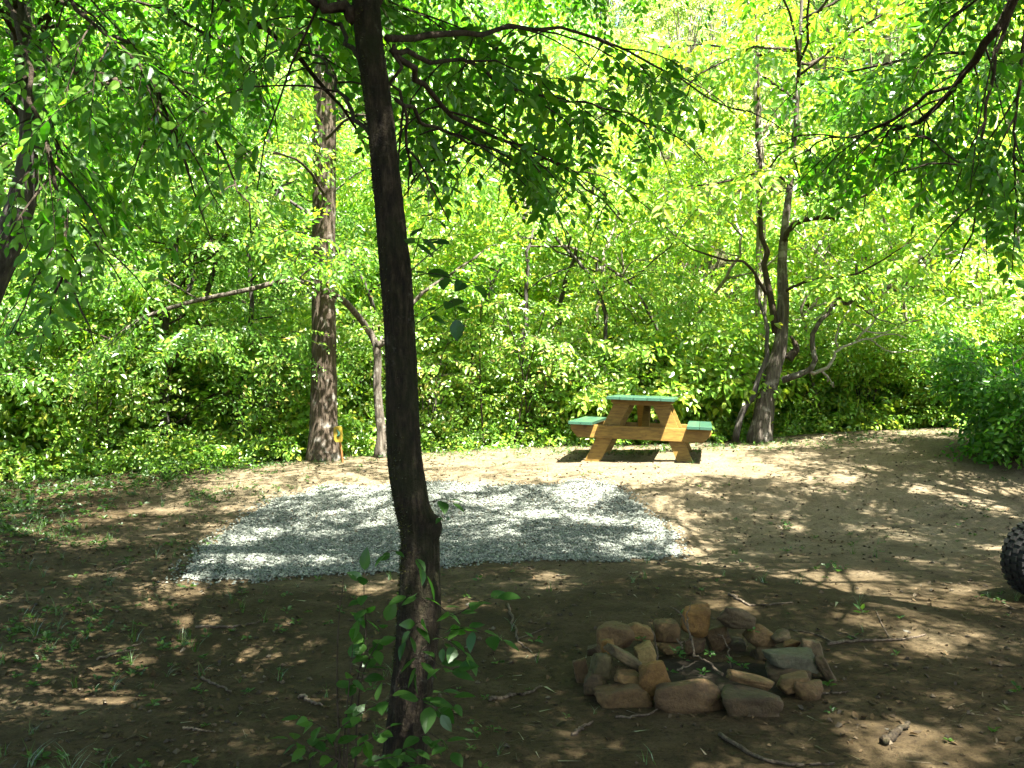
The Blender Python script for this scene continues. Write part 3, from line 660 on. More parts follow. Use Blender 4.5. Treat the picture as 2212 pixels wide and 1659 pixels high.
# dead bleached branch and the climbing vine stem on the forked tree
e = [o for o in bpy.data.objects if o.name == 'forked_tree'][0]; eb = np.array(e.location)
dw = MB()
def limbs(mb, lst, base, rg, n=7):
    for pl, ra, rb in lst:
        l = resample(pl, 14); l[1:] += rg.normal(size=(13, 3)) * .018
        mb.tube(l - base, np.linspace(ra, rb, 14), n, .12, rg)
limbs(dw, [(pd((1690, 822, ry), (1720, 808, ry - .1), (1745, 800, ry - .1), (1760, 780, ry - .2), (1758, 740, ry - .2), (1775, 690, ry - .3), (1800, 660, ry - .3), (1838, 625, ry - .4), (1850, 570, ry - .4)), .05, .02),
           (pd((1800, 660, ry - .3), (1840, 650, ry - .2), (1900, 625, ry - .1), (1950, 620, ry), (1985, 560, ry), (2050, 540, ry)), .03, .008),
           (pd((1950, 620, ry), (2000, 620, ry), (2060, 645, ry)), .012, .005), (pd((1850, 660, ry - .2), (1920, 700, ry), (1990, 690, ry)), .012, .004)], eb, rng)
dw.build('dead_limb', M['bark_tan'], e, True)
dw = MB()
limbs(dw, [(pd((1745, 800, ry), (1775, 802, ry), (1800, 775, ry), (1810, 750, ry), (1850, 735, ry), (1910, 725, ry), (1960, 730, ry)), .03, .008),
           (pd((1775, 802, ry), (1790, 822, ry), (1800, 835, ry)), .02, .006), (pd((1810, 750, ry), (1812, 700, ry), (1850, 650, ry + .1), (1880, 600, ry + .1)), .016, .005),
           (pd((1850, 735, ry), (1900, 680, ry), (1945, 650, ry), (1975, 700, ry)), .014, .004), (pd((1870, 730, ry), (1930, 760, ry), (2000, 755, ry)), .012, .004), (pd((1760, 690, ry), (1820, 640, ry + .1), (1870, 615, ry + .1)), .012, .004),
           (pd((1840, 700, ry), (1900, 720, ry), (1990, 690, ry), (2050, 650, ry)), .014, .004)], eb, rng)
dw.build('bleached_limb', M['deadwood'], e, True)
vn = MB()
limbs(vn, [(pd((1588, 955, ry - .1), (1600, 910, ry - .1), (1620, 860, ry - .1), (1645, 800, ry - .15), (1660, 760, ry - .17), (1655, 700, ry - .15), (1640, 650, ry - .1), (1632, 600, ry))
            , .05, .016)], eb, rng, 9)
vn.build('vine', M['bark_grey'], e, True)

# mid-ground leafy trees and shrubs built once per kind, then copied
def copy_tree(o, parent=None):
    c = o.copy(); link(c)
    if parent is not None: c.parent = parent
    for ch in [x for x in bpy.data.objects if x.parent == o]: copy_tree(ch, c)
    return c
def mid_tree(name, rng, H, rad, z0, n_limb, leafm, spr, n_sub=8, n_spray=7, bark='bark_grey', r0=.09, sub=1.0, sscale=1.0, lean=.4):
    e = empty(name, (0, 0, 0))
    top = np.array([rng.normal() * lean, rng.normal() * lean * .5, H])
    pts = resample([(0, 0, -.3), (rng.normal() * .08, 0, H * .3), top * .6 + rng.normal(size=3) * .1, top], 24)
    wood = MB(); wood.tube(pts, np.linspace(r0, .015, 24), 9, .1, rng, trunk_lump(.08, 3)); wood.build('trunk', M[bark], e, True)
    br = MB(); fol = Foliage(spr)
    for q in range(n_limb):
        t = z0 + (1 - z0) * (q + rng.random()) / n_limb; p = pts[min(23, int(t * 23))]
        a = q * 2.4 + rng.normal() * .3; L = rad * (1.15 - .75 * (t - z0) / (1 - z0)) * rng.uniform(.7, 1.1)
        end = p + np.array([math.cos(a) * L, math.sin(a) * L, L * rng.uniform(.05, .5)])
        limb = resample([p, (p + end) / 2 + [0, 0, .12 * L], end], 9); limb[1:] += rng.normal(size=(8, 3)) * .03
        br.tube(limb, np.linspace(.022, .006, 9), 5); foliate(br, fol, limb, rng, n_sub, sub, n_spray, sscale, .2, .35, .006)
    build('branch', np.concatenate(br.V), [np.concatenate(br.Q), np.concatenate(br.T)], M['twig'], e, True)
    fol.build('crown', [M[leafm], M['twig']], e, rng, up0=(.25, -.7, .9))
    return e
def shrub(name, rng, H, spread, n_stem, leafm, spr, n_sub=7, n_spray=6, sub=.6, sscale=1.0, bark='bark_tan', r=.014):
    e = empty(name, (0, 0, 0)); st = MB(); fol = Foliage(spr)
    for q in range(n_stem):
        a = q * 2.4 + rng.normal() * .3; L = spread * rng.uniform(.4, 1); h = H * rng.uniform(.6, 1)
        b = np.array([math.cos(a), math.sin(a), 0]) * .15 * rng.random()
        limb = resample([b - [0, 0, .15], b + [math.cos(a) * L * .3, math.sin(a) * L * .3, h * .55], b + [math.cos(a) * L, math.sin(a) * L, h * rng.uniform(.8, 1)]], 10)
        st.tube(limb, np.linspace(r, .004, 10), 5, .1, rng); foliate(st, fol, limb, rng, n_sub, sub, n_spray, sscale, .08, .4, .005)
    build('stem', np.concatenate(st.V), [np.concatenate(st.Q), np.concatenate(st.T)], M[bark], e, True)
    fol.build('foliage', [M[leafm], M['twig']], e, rng, up0=(.25, -.85, .85))
    return e
rng = np.random.default_rng(81)
protos = {}
def place(kind, make, x, y, s, rz, label, cat, group):
    rz = ((rz % 6.2832) / 6.2832 - .5) * 1.7           # leaves keep facing the clearing
    z = float(hgt(x, y))
    if kind not in protos: o = protos[kind] = make()
    else: o = copy_tree(protos[kind])
    o.location = (x, y, z); o.rotation_euler = (0, 0, rz); o.scale = (s, s, s)
    tag(o, label, cat, group)
    return o
mk_tree = {'a': lambda: mid_tree('understorey_tree', rng, 6.5, 2.3, .16, 26, 'leaf_mid', SPR, sscale=1.05), 'b': lambda: mid_tree('understorey_tree', rng, 5.6, 2.0, .2, 24, 'leaf_sun', SPR_BIG, sscale=.85),
           'c': lambda: mid_tree('understorey_tree', rng, 7.5, 2.5, .18, 28, 'leaf_sun', SPR, sscale=1.1, bark='bark_pale')}
Lg = {'l': ('leafy young tree in the dim thicket left of the thick trunk', 'trees in the thicket left of the thick trunk'),
      'c': ('sunlit young tree in the bright thicket between the thick trunk and the forked tree', 'trees in the thicket behind the table'),
      'r': ('sunlit young tree beyond the sand bank right of the forked tree', 'trees beyond the sand bank')}
for kd, x, y, s, rz, lg in [('a', -7.0, 12.9, .82, 1.1, 'l'), ('a', -4.6, 13.3, .8, 5.0, 'l'), ('a', -7.6, 14.2, 1.05, .3, 'l'), ('a', -5.4, 16.2, 1.0, 1.9, 'l'), ('c', -9.2, 17.5, 1.1, 4.0, 'l'), ('a', -3.6, 17.0, 1.0, 3.2, 'l'), ('c', -6.8, 19.5, 1.15, 2.5, 'l'),
                            ('b', -1.5, 16.6, .95, 1, 'c'), ('c', .2, 18.2, 1.0, 2.2, 'c'), ('b', 1.6, 17.2, .9, 4.4, 'c'), ('c', 3.0, 19.5, 1.0, 5.1, 'c'), ('a', -2.4, 20, 1.1, .4, 'c'),
                            ('b', 5.4, 18.6, 1.0, .2, 'r'), ('c', 7.0, 19.0, .95, 3.3, 'r'), ('b', 8.8, 17.2, 1.0, 1.5, 'r'), ('c', 10.5, 19.5, 1.1, 2.7, 'r')]:
    place('tree' + kd, mk_tree[kd], x, y, s, rz, Lg[lg][0], 'tree', Lg[lg][1])
mk_shr = {'a': lambda: shrub('shrub', rng, 2.2, 1.2, 12, 'leaf_mid', SPR), 'b': lambda: shrub('shrub', rng, 2.6, 1.1, 11, 'leaf_sun', SPR),
          'c': lambda: shrub('shrub', rng, 2.5, 1.1, 7, 'leaf_dry', SPR, 6, 3, .6, .9), 'd': lambda: shrub('shrub', rng, 1.7, .8, 8, 'leaf_sun', SPR_BIG, 6, 4, .4, .9)}
Sg = {'l': ('leafy shrub in the sunlit thicket left of the thick trunk', 'shrubs left of the thick trunk'), 'd': ('loose yellowish shrub left of the thick trunk', 'yellowish shrubs left of the thick trunk'),
      'c': ('bright leafy shrub in the thicket left of the picnic table', 'shrubs left of the picnic table'), 't': ('broad leaved bright shrub close behind the picnic table', 'shrubs behind the picnic table'),
      'r': ('sunlit shrub on the far side of the sand bank', 'shrubs beyond the sand bank'), 'y': ('loose yellowish shrub behind the slim tree', 'yellowish shrubs behind the slim tree')}
for kd, x, y, s, lg in [('a', -7.8, 12.6, 1.0, 'l'), ('b', -6.6, 13.3, .95, 'l'), ('d', -5.7, 13.2, 1.0, 'l'), ('b', -4.5, 14.3, 1.15, 'l'), ('a', -3.5, 14.4, .95, 'l'), ('b', -8.2, 14.3, 1.1, 'l'), ('a', -6.2, 14.9, 1.1, 'l'), ('b', -2.9, 15.6, 1.0, 'l'),
                        ('c', -5.4, 12.9, .8, 'd'), ('c', -3.5, 13.3, .9, 'd'),
                        ('c', -1.2, 14.2, .9, 'y'), ('c', .3, 14.6, 1.1, 'y'),
                        ('b', -1.9, 15.0, 1.0, 'c'), ('b', -.5, 15.8, 1.25, 'c'), ('d', 1.3, 15.0, .95, 'c'),
                        ('d', 2.0, 14.6, .9, 't'), ('d', 2.6, 14.9, 1.1, 't'), ('d', 3.1, 15.2, 1.2, 't'), ('d', 1.2, 14.7, .8, 't'), ('b', 2.2, 16.0, 1.15, 't'), ('b', 3.6, 16.3, 1.2, 't'),
                        ('b', 5.3, 15.0, .8, 'r'), ('b', 6.3, 14.7, .75, 'r'), ('b', 4.7, 15.7, 1.0, 'r'), ('b', 5.6, 15.9, 1.05, 'r'), ('b', 6.2, 15.4, 1.05, 'r'), ('a', 7.0, 15.8, 1.1, 'r'), ('b', 7.8, 15.0, 1.15, 'r'), ('b', 5.0, 17.0, 1.2, 'r'), ('a', 6.6, 17.2, 1.2, 'r'), ('b', 9.0, 15.6, 1.2, 'r')]:
    place('shrub' + kd, mk_shr[kd], x, y, s, rng.uniform(0, 6.28), Sg[lg][0], 'shrub', Sg[lg][1])
def thin_sapling(bark):
    e = empty('thin_sapling', (0, 0, 0)); st = MB(); fo = Foliage(SPR); H = rng.uniform(4, 6)
    l = resample([(0, 0, -.4), (rng.normal() * .3, rng.normal() * .2, H * .4), (rng.normal() * .7, rng.normal() * .4, H * .75), (rng.normal() * 1.3, rng.normal() * .6, H)], 22); l[1:] += rng.normal(size=(21, 3)) * .03
    st.tube(l, np.linspace(rng.uniform(.03, .05), .008, 22), 7, .15, rng)
    for q in range(7):
        p = l[8 + 2 * q]; a = rng.uniform(0, 6.28); L = rng.uniform(.8, 1.7); b = resample([p, p + [math.cos(a) * L * .5, math.sin(a) * L * .5, L * rng.uniform(.1, .5)], p + [math.cos(a) * L, math.sin(a) * L, L * rng.uniform(-.1, .8)]], 9); b[1:] += rng.normal(size=(8, 3)) * .025
        st.tube(b, np.linspace(.014, .004, 9), 5, .1, rng); foliate(st, fo, b, rng, 5, .5, 4, 1.0, .45, .3, .004)
    build('stem', np.concatenate(st.V), [np.concatenate(st.Q), np.concatenate(st.T)], M[bark], e, True); fo.build('foliage', [M['leaf_sun'], M['twig']], e, rng); return e
Tg = {'d': ('thin dark stemmed sapling with sparse leaves in the thicket', 'thin dark saplings in the thicket'), 'p': ('thin pale stemmed sapling with sparse leaves in the bright thicket', 'thin pale saplings in the thicket')}
for q, (x, y) in enumerate([(-6.9, 13.6), (-5.0, 14.3), (-3.9, 13.9), (-2.6, 14.8), (-1.0, 14.6), (-.2, 15.2), (.9, 15.2), (1.7, 15.8), (2.9, 16.0), (3.9, 15.0), (4.9, 15.2), (5.7, 15.6), (6.5, 16.2), (7.4, 15.4), (4.3, 17.4), (2.3, 17.2), (.3, 16.8), (5.9, 17.8)]):
    kd = 'd' if x < 1 else 'p'
    place('thin' + kd + str(q % 3), lambda: thin_sapling('bark_grey' if kd == 'd' else 'bark_pale'), x, y, rng.uniform(.85, 1.2), rng.uniform(0, 6.28), Tg[kd][0], 'sapling', Tg[kd][1])
rng = np.random.default_rng(91)
o = shrub('dark_shrub', rng, 1.35, .7, 12, 'leaf_near', SPR, 8, 7, .55); o.location = (6.0, 11.7, float(hgt(6.0, 11.7)))
tag(o, 'dark green shaded shrub at the right end of the sand bank', 'shrub')

# ---------------- the wooded slope behind
M['leaf_pale'] = leaf_mat('leaf_pale', [(0, (.14, .22, .05)), (.6, (.22, .30, .075)), (1, (.32, .36, .10))], [(0, (.28, .48, .08)), (.6, (.42, .58, .09)), (1, (.56, .60, .10))], .5, .04)  # paler copy of leaf_far, bright haze of the right slope put into the colour
def far_tree(rng, H, rad, zc, n_clump, per, lm='leaf_far'):
    e = empty('forest_tree', (0, 0, 0)); wood = MB(); fol = Foliage(SPR_FAR if lm == 'leaf_far' else SPR)
    top = np.array([rng.normal() * .6, rng.normal() * .6, H * .92]); pts = resample([(0, 0, -.6), top * .5 + rng.normal(size=3) * .2, top], 16)
    wood.tube(pts, np.linspace(.17, .03, 16), 7, .1, rng)
    for q in range(n_clump):
        a = rng.uniform(0, 6.28); t = rng.random(); h = zc + (H - zc) * t
        rr_ = rad * math.sqrt(max(.08, 1 - (2 * abs(t - .42)) ** 2)) * rng.uniform(.35, 1)
        c = np.array([math.cos(a) * rr_, math.sin(a) * rr_, h]) + pts[min(15, int(t * 15))] * [1, 1, 0]
        ax = pts[min(15, int(max(0, t - .12) * 15))]
        wood.tube(resample([ax, (ax + c) / 2 + [0, 0, .1], c], 5), np.linspace(.03, .01, 5), 4)
        dd = nrm(rng.normal(size=(per, 3)) * [1, 1, .6]); cr = rng.uniform(.5, .95)
        fol.add(c + dd * (cr * rng.uniform(.3, 1, per) ** .6)[:, None], dd * [1, 1, .5] + [0, 0, -.2], rng.uniform(.8, 1.25, per))
    wood.build('trunk', M['bark_pale'], e, True); fol.build('crown', [M[lm], M['twig']], e, rng, up0=(.25, -.7, .9))
    return e
rng = np.random.default_rng(101)
ft_ = [far_tree(rng, *a) for a in [(10.5, 3.0, 1.0, 56, 38), (12.5, 3.3, 1.6, 64, 38), (9.0, 2.8, .6, 50, 38), (13.5, 3.0, 3.0, 54, 36), (11.0, 3.0, 1.0, 56, 56, 'leaf_pale'), (12.5, 3.1, 1.5, 60, 56, 'leaf_pale')]]
spots = []
for row, (yy, dx) in enumerate([(23, 4.2), (27, 4.4), (32, 4.8), (38, 5.4), (46, 6.2), (56, 7.5)]):
    half = yy * .56 + 3
    xs = np.arange(-half, half + .1, dx) + (row % 2) * dx * .5
    for x in xs: spots.append((x + rng.normal() * .7, yy + rng.normal() * 1.0))
lab = ('leafy tree among many on the sunlit wooded slope behind the clearing', 'tree', 'trees on the wooded slope behind the clearing')
for q, (x, y) in enumerate(spots):
    # a small opening of sky above the slope
    o = ft_[q] if q < 6 else copy_tree(ft_[int(rng.integers(3, 6))] if x > .03 * y + rng.normal() * 2 else ft_[int(rng.integers(0, 4))])
    s = rng.uniform(.85, 1.2)
    o.location = (x, y, float(hgt(x, y))); o.rotation_euler = (0, 0, rng.uniform(-1, 1)); o.scale = (s, s, s * rng.uniform(.9, 1.15))
    tag(o, *lab)

# ---------------- low undergrowth on the bank and at the back of the clearing
rng = np.random.default_rng(111)
fol = Foliage(SPR_SMALL + SPR[:3])
n = 17000
x = rng.uniform(-13, 14, n); y = rng.uniform(11.6, 20, n)
edge = np.interp(x, [-13, -8, -5, -3.4, -2.6, 0, 1.2, 2.6, 4, 5.2, 6.5, 8], [11, 11.4, 12.4, 12.7, 13.2, 13.9, 14.3, 14.4, 14.5, 14.6, 14.2, 12.5]) + (fbm(x * 1.3, y * 1.3, 5) - .5) * 1.4
k = y > edge; x, y = x[k], y[k]
hh = rng.uniform(.02, 1, len(x)) * np.clip((y - edge[k]) * .75, .12, 1.5) * (.45 + 1.1 * fbm(x * .9, y * .9, 61))
fol.add(np.c_[x, y, hgt(x, y) + hh], nrm(rng.normal(size=(len(x), 3)) * [1, 1, .4] + [0, 0, .25]), rng.uniform(.7, 1.2, len(x)))
u = fol.build('undergrowth', [M['leaf_mid'], M['twig']], None, rng, up0=(.25, -.85, .85)); tag(u, 'low leafy undergrowth along the edge of the clearing', 'undergrowth', None, 'stuff')
rng = np.random.default_rng(117)
fol = Foliage(SPR_BIG[:3] + SPR)
n = 5200
x = rng.uniform(-9, 10, n); e_ = np.interp(x, [-13, -8, -5, -3.4, -2.6, 0, 1.2, 2.6, 4, 5.2, 6.5, 8], [11, 11.6, 12.6, 12.9, 13.4, 14.0, 14.4, 14.5, 14.6, 14.7, 14.4, 13.0]) + (fbm(x * 1.3, x * 0 + 2, 5) - .5) * .8
y = e_ + rng.uniform(0, 1.5, n) ** 1.3; k = (rng.random(n) < np.where((x > 3.9) & (x < 4.9), .35, 1.0)); x, y, e_ = x[k], y[k], e_[k]
hh = rng.uniform(.03, 1.0, len(x)) * np.clip((y - e_) / .7 + .15, .12, 1) * (.5 + fbm(x * 1.8, y * 1.8, 15))
fol.add(np.c_[x, y, hgt(x, y) + hh], nrm(rng.normal(size=(len(x), 3)) * [1, 1, .3] + [0, -.5, .15]), rng.uniform(.6, 1.1, len(x)))
u = fol.build('foliage', [M['leaf_sun'], M['twig']], None, rng, up0=(.25, -.85, .85)); tag(u, 'knee high bright leafy plants massed along the foot of the thicket', 'undergrowth', None, 'stuff')
#REST
# ------------------------------------------------------------------ gravel pad
from mathutils import noise as mnoise
rng = np.random.default_rng(201)
outline = [(400, 1250), (418, 1215), (455, 1180), (500, 1145), (560, 1095), (620, 1072), (700, 1058), (800, 1052), (900, 1044), (980, 1044), (1080, 1052), (1150, 1052), (1215, 1048), (1250, 1034), (1290, 1034), (1325, 1052),
           (1372, 1082), (1395, 1110), (1425, 1130), (1455, 1160), (1458, 1195), (1430, 1212), (1330, 1214), (1220, 1212), (1110, 1214), (1000, 1222), (880, 1230), (740, 1242), (600, 1250), (480, 1254)]
poly = np.array([G(*q)[:2] for q in outline])
def inside(px, py, pl):
    c = np.zeros(len(px), bool); j = len(pl) - 1
    for i in range(len(pl)):
        xi, yi = pl[i]; xj, yj = pl[j]
        c ^= ((yi > py) != (yj > py)) & (px < (xj - xi) * (py - yi) / (yj - yi + 1e-12) + xi); j = i
    return c
def gravel_mat():
    m, nt = new_mat('gravel')
    g = N(nt, "ShaderNodeNewGeometry")
    col = ramp(nt, g.outputs["Random Per Island"], [(0, (.05, .056, .045)), (.15, (.12, .136, .112)), (.55, (.185, .207, .172)), (.9, (.25, .272, .23)), (1, (.34, .355, .30))])
    principled(nt, col, .8, noise(nt, 160, 3), .4, .004, .25); return m
M['gravel'] = gravel_mat()
n = 125000
lo = poly.min(0) - .2; hi = poly.max(0) + .2
x = rng.uniform(lo[0], hi[0], n); y = rng.uniform(lo[1], hi[1], n)
wx = x + (fbm(x * 4, y * 4, 3) - .47) * .22; wy = y + (fbm(x * 4 + 9, y * 4, 4) - .47) * .28
k = inside(wx, wy, poly); cx0, cy0 = poly.mean(0)
sp1 = (rng.random(n) < .10) & inside((wx - cx0) / 1.045 + cx0, (wy - cy0) / 1.06 + cy0, poly)
stray = sp1 | (rng.random(n) < .02) & inside((x - poly[:, 0].mean()) * .93 + poly[:, 0].mean(), (y - poly[:, 1].mean()) * .93 + poly[:, 1].mean(), poly)
k |= stray; x, y = x[k], y[k]; n = len(x)
octa = np.array([[1, 0, 0], [0, 1, 0], [-1, 0, 0], [0, -1, 0], [0, 0, 1], [0, 0, -1.]]); of = np.array([[0, 1, 4], [1, 2, 4], [2, 3, 4], [3, 0, 4], [1, 0, 5], [2, 1, 5], [3, 2, 5], [0, 3, 5]])
sz = rng.uniform(.0065, .0135, n) * (1 + .8 * (rng.random(n) > .95)); a = rng.uniform(0, 6.28, n)
V = octa[None] * (1 + .45 * (rng.random((n, 6, 1)) - .5)) * np.stack([sz, sz * rng.uniform(.6, 1, n), sz * rng.uniform(.45, .8, n)], -1)[:, None, :]
t = rng.normal(size=n) * .4; Vy = V[..., 1] * np.cos(t)[:, None] - V[..., 2] * np.sin(t)[:, None]; Vz = V[..., 1] * np.sin(t)[:, None] + V[..., 2] * np.cos(t)[:, None]
Vx = V[..., 0] * np.cos(a)[:, None] - Vy * np.sin(a)[:, None]; Vy = V[..., 0] * np.sin(a)[:, None] + Vy * np.cos(a)[:, None]
V = np.stack([Vx + x[:, None], Vy + y[:, None], Vz + (hgt(x, y) + rng.uniform(.004, .022, n))[:, None]], -1).reshape(-1, 3)
o = build('gravel', V, [(of[None] + (np.arange(n) * 6)[:, None, None]).reshape(-1, 3)], M['gravel'])
tag(o, 'pad of pale grey crushed stone on the sandy ground', 'gravel', None, 'stuff')

# ------------------------------------------------------------------ picnic table
def wood_mat(name, c0, c1, c2, rough=.55):
    m, nt = new_mat(name)
    oi = N(nt, "ShaderNodeObjectInfo"); tc = N(nt, "ShaderNodeTexCoord")
    ad = N(nt, "ShaderNodeVectorMath", operation='ADD'); nt.links.new(tc.outputs["Object"], ad.inputs[0]); nt.links.new(oi.outputs["Random"], ad.inputs[1])
    g = noise(nt, 3, 8, .65, ad.outputs[0], (3, 14, 14)); kn = noise(nt, 5, 3, .5, ad.outputs[0])
    col = ramp(nt, g, [(.3, c0), (.52, c1), (.75, c2)]); f = ramp(nt, kn, [(.66, (0, 0, 0)), (.73, (.8, .8, .8))]); col = mixc(nt, f, col, (c0[0] * .5, c0[1] * .4, c0[2] * .4))
    principled(nt, col, rough, g, .35, .004, .35); return m
M['stained'] = wood_mat('stained_wood', (.125, .068, .012), (.25, .15, .024), (.36, .235, .048))
def paint_mat():
    m, nt = new_mat('green_paint'); g = noise(nt, 3, 8, .7, None, (18, 1.5, 12)); w_ = noise(nt, 14, 6, .75)
    col = ramp(nt, g, [(.3, (.022, .075, .045)), (.6, (.038, .11, .068)), (.8, (.07, .15, .10))]); f = ramp(nt, w_, [(.62, (0, 0, 0)), (.7, (.55, .55, .55))]); col = mixc(nt, f, col, (.30, .33, .26))
    principled(nt, col, .28, g, .4, .003, .6); return m
M['green'] = paint_mat()
tx, ty = P(1594.7 * .864, 950, 11.55)[0], 11.55
tz = float(hgt(tx + .2, ty + .9)) + .005
te = empty('picnic_table', (tx, ty, tz)); te.rotation_euler = (R(-1.5), R(1.8), R(-11))
tag(te, 'wooden picnic table with green painted top and benches standing on the sand bank', 'picnic table')
def board(mb, x0, x1, y0, y1, z0, z1): mb.box(((x0 + x1) / 2, (y0 + y1) / 2, (z0 + z1) / 2), (x1 - x0, y1 - y0, z1 - z0))
mb = MB(); xs = np.linspace(-.395, .395, 6); rg = np.random.default_rng(5)
for q in range(5): board(mb, xs[q] + .003, xs[q + 1] - .003, rg.uniform(-.012, .012), 1.70 + rg.uniform(-.012, .012), .722 + rg.uniform(-.001, .001), .760 + rg.uniform(-.002, .002))
mb.build('tabletop', M['green'], te, bevel=.004)
for s in (-1, 1):
    mb = MB()
    for q in range(2): a, b = .545 + q * .145, .545 + q * .145 + .141; board(mb, min(s * a, s * b), max(s * a, s * b), .0 + q * .008, 1.70 - q * .01, .412, .450)
    mb.build('seat', M['green'], te, bevel=.004)
for yy in (.26, 1.40):
    d = 1 if yy < 1 else -1
    for s in (-1, 1):
        mb = MB(); zt, zb = .660, -.06
        xt, xb = .235, .235 + (zt - zb) * .47
        mb.prism([(s * (xb + .094), zb), (s * (xb - .094), zb), (s * (xt - .094), zt), (s * (xt + .094), zt)][::(1 if s < 0 else -1)], yy, yy + .04)
        mb.build('leg', M['stained'], te, bevel=.003)
    mb = MB(); y0 = yy - .0425 if d > 0 else yy + .0425
    mb.prism([(-.83, .410), (-.83, .350), (-.74, .255), (.74, .255), (.83, .350), (.83, .410)], y0, y0 + .04); mb.build('seat_brace', M['stained'], te, bevel=.003)
    mb = MB(); mb.prism([(-.36, .720), (-.36, .690), (-.33, .6625), (.33, .6625), (.36, .690), (.36, .720)], yy - .002, yy + .042); mb.build('top_cleat', M['stained'], te, bevel=.003)
    mb = MB(); ya = yy + d * .07 + .02; yb = ya + d * .42; M2 = np.array
    V = []
    for (yq, zq) in ((ya - .045, .33), (ya + .045, .33), (yb + .045, .718), (yb - .045, .718)): V += [(-.045 + d * .05, yq, zq), (.045 + d * .05, yq, zq)]
    mb.add(V, [[0, 1, 3, 2], [2, 3, 5, 4], [4, 5, 7, 6], [6, 7, 1, 0], [0, 2, 4, 6], [1, 7, 5, 3]]); mb.build('diagonal_brace', M['stained'], te, bevel=.003)

# ------------------------------------------------------------------ small yellow sign on a stake
bx_ = G(733, 996); sy = bx_[1] - .25
sb = P(735, 996, sy); sb[2] = float(hgt(sb[0], sy))
m, nt = new_mat('sign_yellow'); principled(nt, ramp(nt, noise(nt, 12, 5), [(.3, (.26, .19, .015)), (.7, (.38, .29, .03))]), .5); M['yellow'] = m
m, nt = new_mat('sign_mark'); principled(nt, (.02, .08, .045), .6); M['mark'] = m
m, nt = new_mat('stake_orange'); principled(nt, ramp(nt, noise(nt, 4, 5, .6, None, (20, 20, 3)), [(.3, (.24, .085, .02)), (.7, (.40, .17, .05))]), .75); M['stake'] = m
se = empty('trail_sign', sb); tag(se, 'small yellow sign with dark green mark on an orange stake by the thick trunk', 'sign')
mb = MB(); mb.tube([np.array([.035, 0, -.06]), np.array([.0, 0, .24]), np.array([-.012, 0, .38])], [.016, .015, .014], 4); mb.build('stake', M['stake'], se)
cx_, cz_, wv, hv = -.022, .36, .058, .10
pl = [(-.85, -.72), (-.45, -1), (.8, -1), (.95, -.9), (1, -.1), (.9, .75), (.62, 1), (-.7, .93), (-.92, .8), (-1, 0)]
mb = MB(); mb.prism([(cx_ + a * wv, cz_ + b * hv) for a, b in pl], -.045, -.023); mb.build('panel', M['yellow'], se, bevel=.003)
mb = MB(); mb.tube([np.array([cx_ + a * wv, -.047, cz_ + b * hv]) for a, b in [(-.45, .6), (-.1, .5), (.15, .25), (.12, -.05)]], [.004, .008, .011, .010], 6)
mb.tube([np.array([cx_ + a * wv, -.047, cz_ + b * hv]) for a, b in [(.3, .3), (.22, -.05), (.12, -.3), (-.08, -.28), (-.15, -.1)]], [.010, .014, .015, .011, .006], 6)
mb.build('mark', M['mark'], se, True)

# ------------------------------------------------------------------ fire ring
def stone_mat():
    m, nt = new_mat('fieldstone'); oi = N(nt, "ShaderNodeObjectInfo")
    tc = N(nt, "ShaderNodeTexCoord"); ad = N(nt, "ShaderNodeVectorMath", operation='ADD'); nt.links.new(tc.outputs["Object"], ad.inputs[0]); nt.links.new(oi.outputs["Random"], ad.inputs[1])
    v = ad.outputs[0]
    a = noise(nt, 7, 8, .7, v); b = noise(nt, 16, 6, .7, v); c = noise(nt, 60, 4, .7, v)
    f = ramp(nt, a, [(.35, (.55, .5, .45)), (.55, (1, 1, 1)), (.75, (1.35, 1.25, 1.1))]); col = mixc(nt, 1.0, oi.outputs["Color"], f, 'MULTIPLY')
    rust = ramp(nt, b, [(.55, (0, 0, 0)), (.68, (.45, .45, .45))]); col = mixc(nt, rust, col, (.10, .056, .02))
    spk = ramp(nt, c, [(.35, (.6, .58, .55)), (.55, (1, 1, 1))]); col = mixc(nt, .8, col, spk, 'MULTIPLY')
    ab = N(nt, "ShaderNodeMath", operation='ADD'); nt.links.new(b, ab.inputs[0]); nt.links.new(c, ab.inputs[1])
    principled(nt, col, .8, ab.outputs[0], .8, .012, .3); return m
M['stone'] = stone_mat()
import bmesh
def ico(sub):
    bm = bmesh.new(); bmesh.ops.create_icosphere(bm, subdivisions=sub, radius=1); V = np.array([v.co[:] for v in bm.verts]); F = np.array([[v.index for v in f.verts] for f in bm.faces]); bm.free(); return V, F
ICO_V, ICO_F = ico(4)
def rock(seed, dims, rx=0, ry=0, rz=0, blocky=9):
    rg = np.random.default_rng(seed); k = blocky
    nn = nrm(np.concatenate([rg.normal(size=(k, 3)), np.eye(3) + rg.normal(size=(3, 3)) * .18, -np.eye(3) + rg.normal(size=(3, 3)) * .18]))
    hh = np.concatenate([rg.uniform(.82, 1.05, k), rg.uniform(.72, .9, 6)])
    dot = np.maximum(ICO_V @ nn.T, 0) / hh[None]
    r = (dot ** 44).sum(1) ** (-1 / 44.)
    V = ICO_V * r[:, None]
    nz = np.array([mnoise.fractal(Vector(v * 1.9) + Vector((seed * 3.1, 0, 0)), .9, 2.1, 5) for v in V]); V = V * (1 + .10 * nz)[:, None]
    V = V / (np.abs(V).max(0)) * np.array(dims) / 2
    Mx = np.array(Matrix.Rotation(rz, 3, 'Z') @ Matrix.Rotation(ry, 3, 'Y') @ Matrix.Rotation(rx, 3, 'X'))
    return V @ Mx.T
def rp(zx, zy, y): return P((1400 + zx / 3.16) * .864, (1480 + zy / 3.16) * .864, y)
ZS = 1 / (2.5 * 3.16) / F_PX            # one pixel of the enlarged view, per metre of distance
